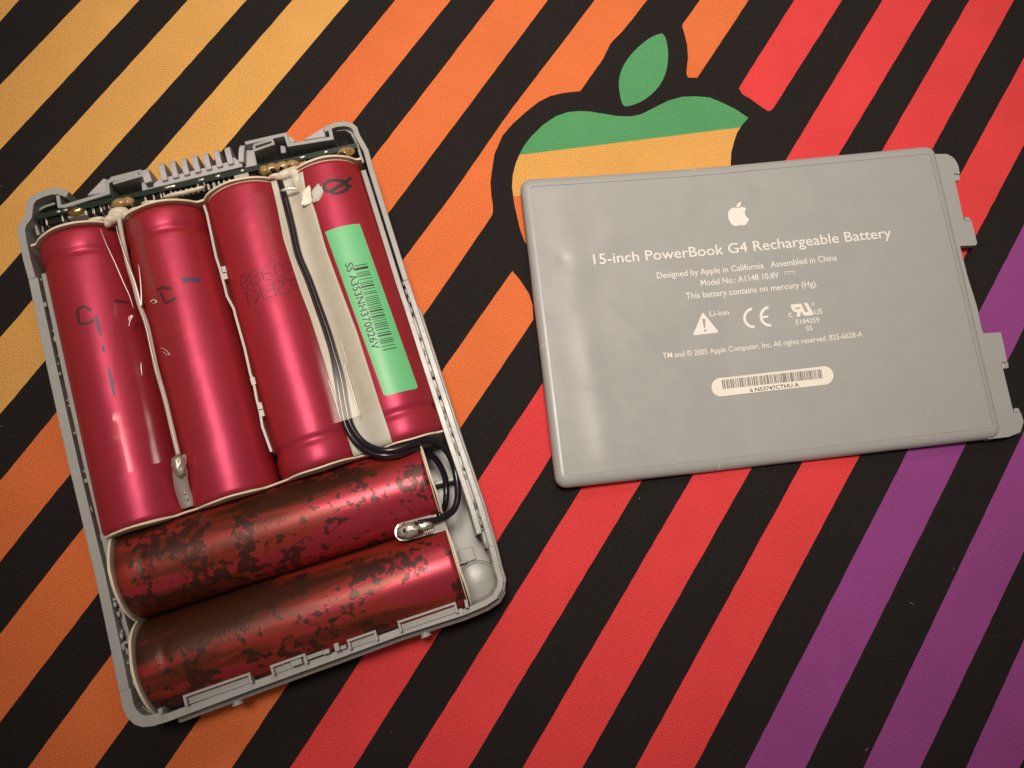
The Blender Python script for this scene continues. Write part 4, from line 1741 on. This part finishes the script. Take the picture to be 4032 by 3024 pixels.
def rrect(x0, y0, x1, y1, r, seg=6, step=2.5):
    out = []
    for cx, cy, a0 in ((x0 + r, y0 + r, math.pi), (x1 - r, y0 + r, 1.5 * math.pi), (x1 - r, y1 - r, 0), (x0 + r, y1 - r, 0.5 * math.pi)):
        for k in range(seg + 1):
            a = a0 + math.pi / 2 * k / seg
            out.append((cx + math.cos(a) * r, cy + math.sin(a) * r))
    res = []
    n = len(out)
    for i in range(n):
        a, b = Vector(out[i]), Vector(out[(i + 1) % n])
        m = max(1, int((b - a).length / step))
        res += [a.lerp(b, k / m) for k in range(m)]
    return res


l_tl = lid_at(2086, 742)
l_br = lid_at(3926, 1677)
l_tr = lid_at(3645, 603)
l_bl = lid_at(2226, 1878)
IX0 = (l_tl[0] + l_bl[0]) / 2
IY0 = (l_tl[1] + l_tr[1]) / 2
IX1 = (l_br[0] + l_tr[0]) / 2
IY1 = (l_br[1] + l_bl[1]) / 2
print('lid', LW, LH, IX0, IY0, IX1, IY1)
L0 = lidp(LW * .42, LH / 2, 0)
lid = thing('battery_cover', 'flat grey battery cover lying right side up with white printed text', 'battery cover', (L0.x, L0.y, 0))


def lid_shell():
    mb = MB()
    # rings: (inset, z)
    rings = [(2.0, 0.05), (0.5, 0.0), (0.1, 0.35), (0.0, 1.1), (0.12, 1.8), (0.45, 2.45), (0.95, 2.85), (1.6, 3.08), (2.1, 3.12)]
    base = None
    allv = []
    cnt = None

    def ring(ins, r):
        fx = ins / 2.1
        x0 = ins / 2.1 * (IX0 - 0.12)
        y0 = ins / 2.1 * (IY0 - 0.12)
        x1 = LW - ins / 2.1 * (LW - IX1 - 0.12)
        y1 = LH - ins / 2.1 * (LH - IY1 - 0.12)
        return x0, y0, x1, y1
    N_ = 240
    for ins, z in rings:
        x0, y0, x1, y1 = ring(ins, 0)
        rl = 2.6 - ins * 0.75
        pts = []
        # equal parameter count on every ring
        for side in range(4):
            c = ((x0 + rl, y0 + rl, math.pi), (x1 - rl, y0 + rl, 1.5 * math.pi), (x1 - rl, y1 - rl, 0.0), (x0 + rl, y1 - rl, 0.5 * math.pi))
            cx, cy, a0 = c[side]
            for k in range(9):
                a = a0 + math.pi / 2 * k / 8
                pts.append((cx + math.cos(a) * rl, cy + math.sin(a) * rl))
            nx, ny, na = c[(side + 1) % 4]
            e = (nx + math.cos(na) * rl, ny + math.sin(na) * rl)
            s_ = pts[-1]
            for k in range(1, 40):
                pts.append((s_[0] + (e[0] - s_[0]) * k / 40, s_[1] + (e[1] - s_[1]) * k / 40))
        allv.append([lidp(p[0], p[1], z) for p in pts])
    n = len(allv[0])
    vs = [p for r in allv for p in r]
    fs = []
    for i in range(len(allv) - 1):
        for k in range(n):
            k2 = (k + 1) % n
            fs.append((i * n + k, i * n + k2, (i + 1) * n + k2, (i + 1) * n + k))
    fs.append(tuple(range(n)))
    mb.add(vs, fs)
    # inner step down to the label
    top = allv[-1]
    base_i = len(mb.v)
    mb.add([Vector((p.x, p.y, p.z - 0.22)) for p in top], [])
    off = (len(allv) - 1) * n
    mb.f += [(off + k, off + (k + 1) % n, base_i + (k + 1) % n, base_i + k) for k in range(n)]
    mb.m += [0] * n
    # floor of the recess, following the bow
    o = mb.build('cover_shell', 'lid', lid, L0, smooth=True, auto=50)
    mb = MB()
    nx, ny = 70, 40
    vs = [lidp(IX0 - .12 + (IX1 - IX0 + .24) * i / nx, IY0 - .12 + (IY1 - IY0 + .24) * j / ny, ZL - 0.12) for j in range(ny + 1) for i in range(nx + 1)]
    fs = [(j * (nx + 1) + i, j * (nx + 1) + i + 1, (j + 1) * (nx + 1) + i + 1, (j + 1) * (nx + 1) + i) for j in range(ny) for i in range(nx)]
    mb.add(vs, fs)
    mb.build('recess_floor', 'lid', lid, L0, smooth=True)


lid_shell()


def label_sheet():
    """foil label: fine grid cut to a rounded rectangle"""
    nx, ny = 150, 90
    r = 1.3
    mb = MB()
    vs = []
    x0, y0, x1, y1 = IX0, IY0, IX1, IY1
    for j in range(ny + 1):
        for i in range(nx + 1):
            s = x0 + (x1 - x0) * i / nx
            t = y0 + (y1 - y0) * j / ny
            # squeeze the corners to a radius
            for cx, cy, qx, qy in ((x0 + r, y0 + r, -1, -1), (x1 - r, y0 + r, 1, -1), (x1 - r, y1 - r, 1, 1), (x0 + r, y1 - r, -1, 1)):
                if (s - cx) * qx > 0 and (t - cy) * qy > 0:
                    dx, dy = s - cx, t - cy
                    mx = max(abs(dx), abs(dy))
                    L_ = math.hypot(dx, dy)
                    if L_ > 1e-6:
                        s, t = cx + dx * mx / L_, cy + dy * mx / L_
            vs.append(lidp(s, t, ZL + wave(s, t)))
    fs = [(j * (nx + 1) + i, j * (nx + 1) + i + 1, (j + 1) * (nx + 1) + i + 1, (j + 1) * (nx + 1) + i) for j in range(ny) for i in range(nx)]
    mb.add(vs, fs)
    return mb.build('printed_label', 'label', lid, L0, smooth=True)


plabel = label_sheet()


def on_lid(s, t, e=0.03):
    return lidp(s, t, ZL + wave(s, t) + e)


def lid_text(body, a, b, cap, m='print', name='printed_text', xs=None, e=0.035, parent=None, bold=0.0):
    """text between baseline pixels a and b with cap height in pixels"""
    sa, sb = lid_at(*a), lid_at(*b)
    A, B = Vector(sa), Vector(sb)
    d = (B - A)
    W = d.length
    d.normalize()
    up = Vector((d.y, -d.x))
    vs, fs, x0, x1 = text_mesh(body)
    capmm = cap / 17.35 * 1.1
    out = []
    for v in vs:
        p = A + d * ((v.x - x0) / (x1 - x0) * W) + up * (v.y / CAPH * capmm)
        out.append(on_lid(p.x, p.y, e))
    mb = MB()
    mb.add(out, fs)
    return mb.build(name, m, parent or plabel, L0)


def c5(x, y):
    return (2300 + x * .5877, 750 + y * .5877)


lid_text("15-inch PowerBook G4 Rechargeable Battery", c5(66, 496), c5(2062, 313), 41)
lid_text("Designed by Apple in California   Assembled in China", c5(490, 590), c5(1697, 468), 24)
lid_text("Model No.: A1148 10.8V", c5(785, 640), c5(1308, 585), 24)
lid_text("This battery contains no mercury (Hg).", c5(684, 727), c5(1566, 640), 24)
lid_text("Li-ion", c5(843, 844), c5(971, 832), 21)
lid_text("E184259", c5(1421, 898), c5(1578, 882), 19)
lid_text("SS", c5(1488, 941), c5(1532, 937), 19)
lid_text("c", c5(1371, 850), c5(1396, 847), 26)
lid_text("US", c5(1546, 832), c5(1598, 826), 21)
lid_text("TM and \u00a9 2005 Apple Computer, Inc. All rights reserved. 825-6628-A", c5(530, 1126), c5(1868, 979), 21)


def lid_poly(pts, name, m='print', e=0.035, parent=None, holes=()):
    """flat printed shape from close-up pixels, with holes cut out"""
    verts, edges = [], []
    loops = []
    for lp in [pts] + list(holes):
        q = [Vector(lid_at(*c5(*p))) for p in lp]
        loops.append(q)
        o = len(verts)
        verts += q
        edges += [(o + i, o + (i + 1) % len(q)) for i in range(len(q))]
    gx0, gx1 = min(p.x for p in loops[0]), max(p.x for p in loops[0])
    gy0, gy1 = min(p.y for p in loops[0]), max(p.y for p in loops[0])
    if gx1 - gx0 > 3:
        yy = gy0 + 0.4
        while yy < gy1:
            xx = gx0 + 0.4
            while xx < gx1:
                verts.append(Vector((xx, yy)))
                xx += 0.8
            yy += 0.8
    r = delaunay_2d_cdt(verts, edges, [], 1, 1e-5)
    fs = []
    for f in r[2]:
        c = sum((r[0][i] for i in f), Vector((0, 0))) / len(f)
        if pip(c, loops[0]) and not any(pip(c, h) for h in loops[1:]):
            fs.append(tuple(f))
    mb = MB()
    mb.add([on_lid(p.x, p.y, e) for p in r[0]], fs)
    return mb.build(name, m, parent or plabel, L0)


def rp(pts, it=2):
    return [(p.x, p.y) for p in round_poly([Vector(p) for p in pts], it)]


lid_poly(rp([(1050, 76), (1030, 86), (1021, 100), (1021, 117), (1036, 113), (1049, 98), (1052, 84)]), 'logo_leaf')
lid_poly(rp([(1002, 114), (978, 124), (964, 146), (963, 175), (973, 206), (992, 231), (1010, 239), (1030, 237), (1046, 231), (1066, 236), (1082, 231), (1098, 208), (1105, 189),
             (1088, 178), (1077, 158), (1076, 138), (1088, 122), (1072, 112), (1050, 111), (1030, 121), (1018, 116)]), 'logo_fruit')
# warning triangle with the exclamation mark left open
lid_poly([(790, 822), (800, 822), (897, 942), (892, 953), (740, 970), (731, 962)], 'warning_triangle',
         holes=([(791, 862), (811, 860), (812, 918), (802, 920)], [(804, 932), (818, 930), (819, 943), (805, 945)]))


def arc(cx, cy, r0, r1, a0, a1, n=18, ry=1.0, tilt=-7.0):
    t = math.radians(tilt)
    o = []
    for r, rng in ((r1, range(n + 1)), (r0, range(n, -1, -1))):
        for k in rng:
            a = math.radians(a0 + (a1 - a0) * k / n)
            x, y = r * math.cos(a), r * math.sin(a) * ry
            o.append((cx + x * math.cos(t) - y * math.sin(t), cy + x * math.sin(t) + y * math.cos(t)))
    return o


lid_poly(arc(1135, 853, 52, 70, 90, 268), 'ce_letter_c')
lid_poly(arc(1245, 843, 52, 70, 90, 268), 'ce_letter_e')
lid_poly([(1180, 843), (1232, 838), (1234, 853), (1182, 858)], 'ce_letter_bar')
# recognised component mark: mirrored R joined to U
sc_ = .3152 / .5877


def c7(x, y):
    return ((3000 + x * .3152 - 2300) / .5877, (1130 + y * .3152 - 750) / .5877)


lid_poly([c7(*p) for p in [(355, 222), (490, 207), (538, 312), (580, 308), (520, 200), (565, 197), (647, 335), (640, 352), (535, 362), (510, 345), (487, 300), (475, 372), (433, 372),
                           (440, 315), (400, 310), (375, 285)]], 'component_mark', holes=([c7(*p) for p in [(412, 262), (468, 254), (478, 272), (428, 280)]],))
lid_poly(arc(1532, 762, 10, 12.5, 0, 359, 24), 'registered_ring')
lid_text("R", c5(1527, 768), c5(1538, 767), 7)
lid_poly([(1338, 545), (1413, 538), (1414, 542), (1339, 549)], 'direct_current_mark')
for x in (1340, 1367, 1396):
    lid_poly([(x, 560 - (x - 1340) * .09), (x + 17, 558.5 - (x - 1340) * .09), (x + 17.5, 562.5 - (x - 1340) * .09), (x + .5, 564 - (x - 1340) * .09)], 'direct_current_mark')
# barcode sticker
pill = []
for cx, cy, a0 in ((1608, 1240, -97), (915, 1318, 83)):
    for k in range(17):
        a = math.radians(a0 + 180 * k / 16)
        pill.append((cx + 62 * math.cos(a), cy + 62 * math.sin(a)))
bst = lid_poly(pill, 'barcode_sticker', 'sticker', 0.06)
# densify not needed: sticker lies on the flat part of the foil
lid_text("6 N53747CTHU A", c5(1113, 1352), c5(1440, 1313), 14.5, 'ink', 'printed_serial', e=0.095, parent=bst)
mb = MB()
rnd = random.Random(11)
x = 0.0
d_ = Vector((670, -73))
while x < 1.0:
    w = rnd.choice((2.2, 2.2, 3.4, 5.2)) / 670
    a = Vector((920, 1270)) + d_ * x
    b = Vector((920, 1270)) + d_ * min(1, x + w)
    dn = Vector((9, 61))
    q = [on_lid(*lid_at(*c5(*p)), 0.095) for p in (a, b, b + dn, a + dn)]
    mb.add(q, [(0, 1, 2, 3)])
    x += w + rnd.choice((2.6, 3.2, 4.8, 6.5)) / 670
mb.build('barcode_bars', 'ink', bst, L0)


# hooked ledge on the right short side
def ledge():
    zt = 1.75 + BOW
    P1 = [(3640, 620), (3675, 607), (3690, 605), (3728, 606), (3745, 614), (3760, 627), (3768, 640), (3774, 654), (3780, 681), (3780, 709), (3760, 713), (3757, 683), (3764, 726),
          (3796, 857), (3814, 853), (3826, 871), (3848, 957), (3848, 964), (3842, 968), (3800, 972), (3780, 968), (3792, 1016), (3810, 1088), (3848, 1210), (3864, 1290), (3873, 1313),
          (3941, 1308), (3950, 1345), (3972, 1426), (3972, 1449), (3950, 1451), (3947, 1428), (3954, 1471), (3991, 1607), (4013, 1605), (4027, 1634), (4032, 1670), (4018, 1702),
          (3972, 1720), (3891, 1729), (3850, 1700)]
    out = [P1[0], P1[1], (3674, 606), (3728, 606), (3745, 614), (3760, 627), (3768, 640), (3774, 654), (3780, 684), (3757, 683), (3764, 726),
           (3796, 870), (3826, 871), (3848, 957), (3842, 966), (3780, 968), (3792, 1016), (3810, 1088), (3848, 1210), (3864, 1290), (3873, 1313),
           (3941, 1308), (3950, 1345), (3966, 1424), (3944, 1426), (3954, 1471), (3991, 1625), (4020, 1625), (4031, 1660), (4018, 1702),
           (3972, 1720), (3891, 1729), (3830, 1700)]
    poly = [(p.x, p.y) for p in (at(u, v, zt) for u, v in out)]
    # tessellate as an n-gon prism
    mb = MB()
    mb.prism(poly, 0.4 + BOW, zt)
    le = mb.build('hooked_ledge', 'lid', lid, L0, bevel=0.25)
    for pts in ([(3757, 684), (3778, 683), (3781, 709), (3762, 713)], [(3797, 870), (3800, 855), (3814, 853), (3824, 870)], [(3944, 1427), (3970, 1425), (3972, 1449), (3951, 1452)],
                [(3992, 1625), (3994, 1607), (4010, 1606), (4019, 1625)]):
        q = [(p.x, p.y) for p in (at(u, v, zt - 0.55) for u, v in pts)]
        m2 = MB()
        m2.prism(q, 0.3 + BOW, zt - 0.5)
        m2.build('hook_tip', 'lid', le, L0, bevel=0.15)
    # foot lip at the lower corner
    mb = MB()
    mb.prism([(p.x, p.y) for p in (at(u, v, 0.9) for u, v in [(3860, 1700), (3890, 1735), (3868, 1728), (3850, 1715)])], 0.1, 0.9 + BOW)
    mb.build('foot_lip', 'lid', lid, L0)


ledge()
for (u, v) in ((2738, 683), (2835, 1840), (2136, 1358)):
    s_, t_ = lid_at(u, v)
    mb = MB()
    if t_ < 5:
        pts = [lidp(s_, 0.02, 1.2), lidp(s_ + .05, 0.5, 2.5), lidp(s_ + .1, 1.5, 3.1)]
    elif t_ > LH - 5:
        pts = [lidp(s_, LH - 0.02, 1.2), lidp(s_ + .05, LH - 0.5, 2.5), lidp(s_ + .1, LH - 1.5, 3.1)]
    else:
        pts = [lidp(0.02, t_ + .5, 1.2), lidp(0.5, t_ + .2, 2.5), lidp(1.6, t_ - .5, 3.1)]
    mb.tube(smooth_path(pts, 4), 0.075, 6)
    mb.build('stress_mark', 'print', lid, L0, smooth=True)
for (u, v) in ((2577, 1846), (2631, 1841), (2232, 1885)):
    s_, t_ = lid_at(u, v)
    mb = MB()
    mb.blob(lidp(s_, min(t_, LH - 1.0), 2.86), (0.35, 0.12, 0.1), 0.5, seg=8, rings=6, seed=u)
    mb.build('chip_mark', 'print', lid, L0)
# lint and dust on the cloth
rnd = random.Random(3)
mb = MB()
for i in range(45):
    x, y = rnd.uniform(-120, 125), rnd.uniform(-85, 105)
    a = rnd.uniform(0, math.pi)
    L_ = rnd.choice((0.15, 0.2, 0.25, 0.5))
    w = rnd.uniform(0.02, 0.045)
    p0 = Vector((x, y, 0.05))
    p1 = p0 + Vector((math.cos(a), math.sin(a), 0)) * L_
    p2 = p1 + Vector((math.cos(a + .8), math.sin(a + .8), 0.05)) * L_
    mb.tube([p0, p1, p2], w, 5)
lint = mb.build('lint', 'case', None, (0, 0, 0))
lint['kind'] = 'stuff'
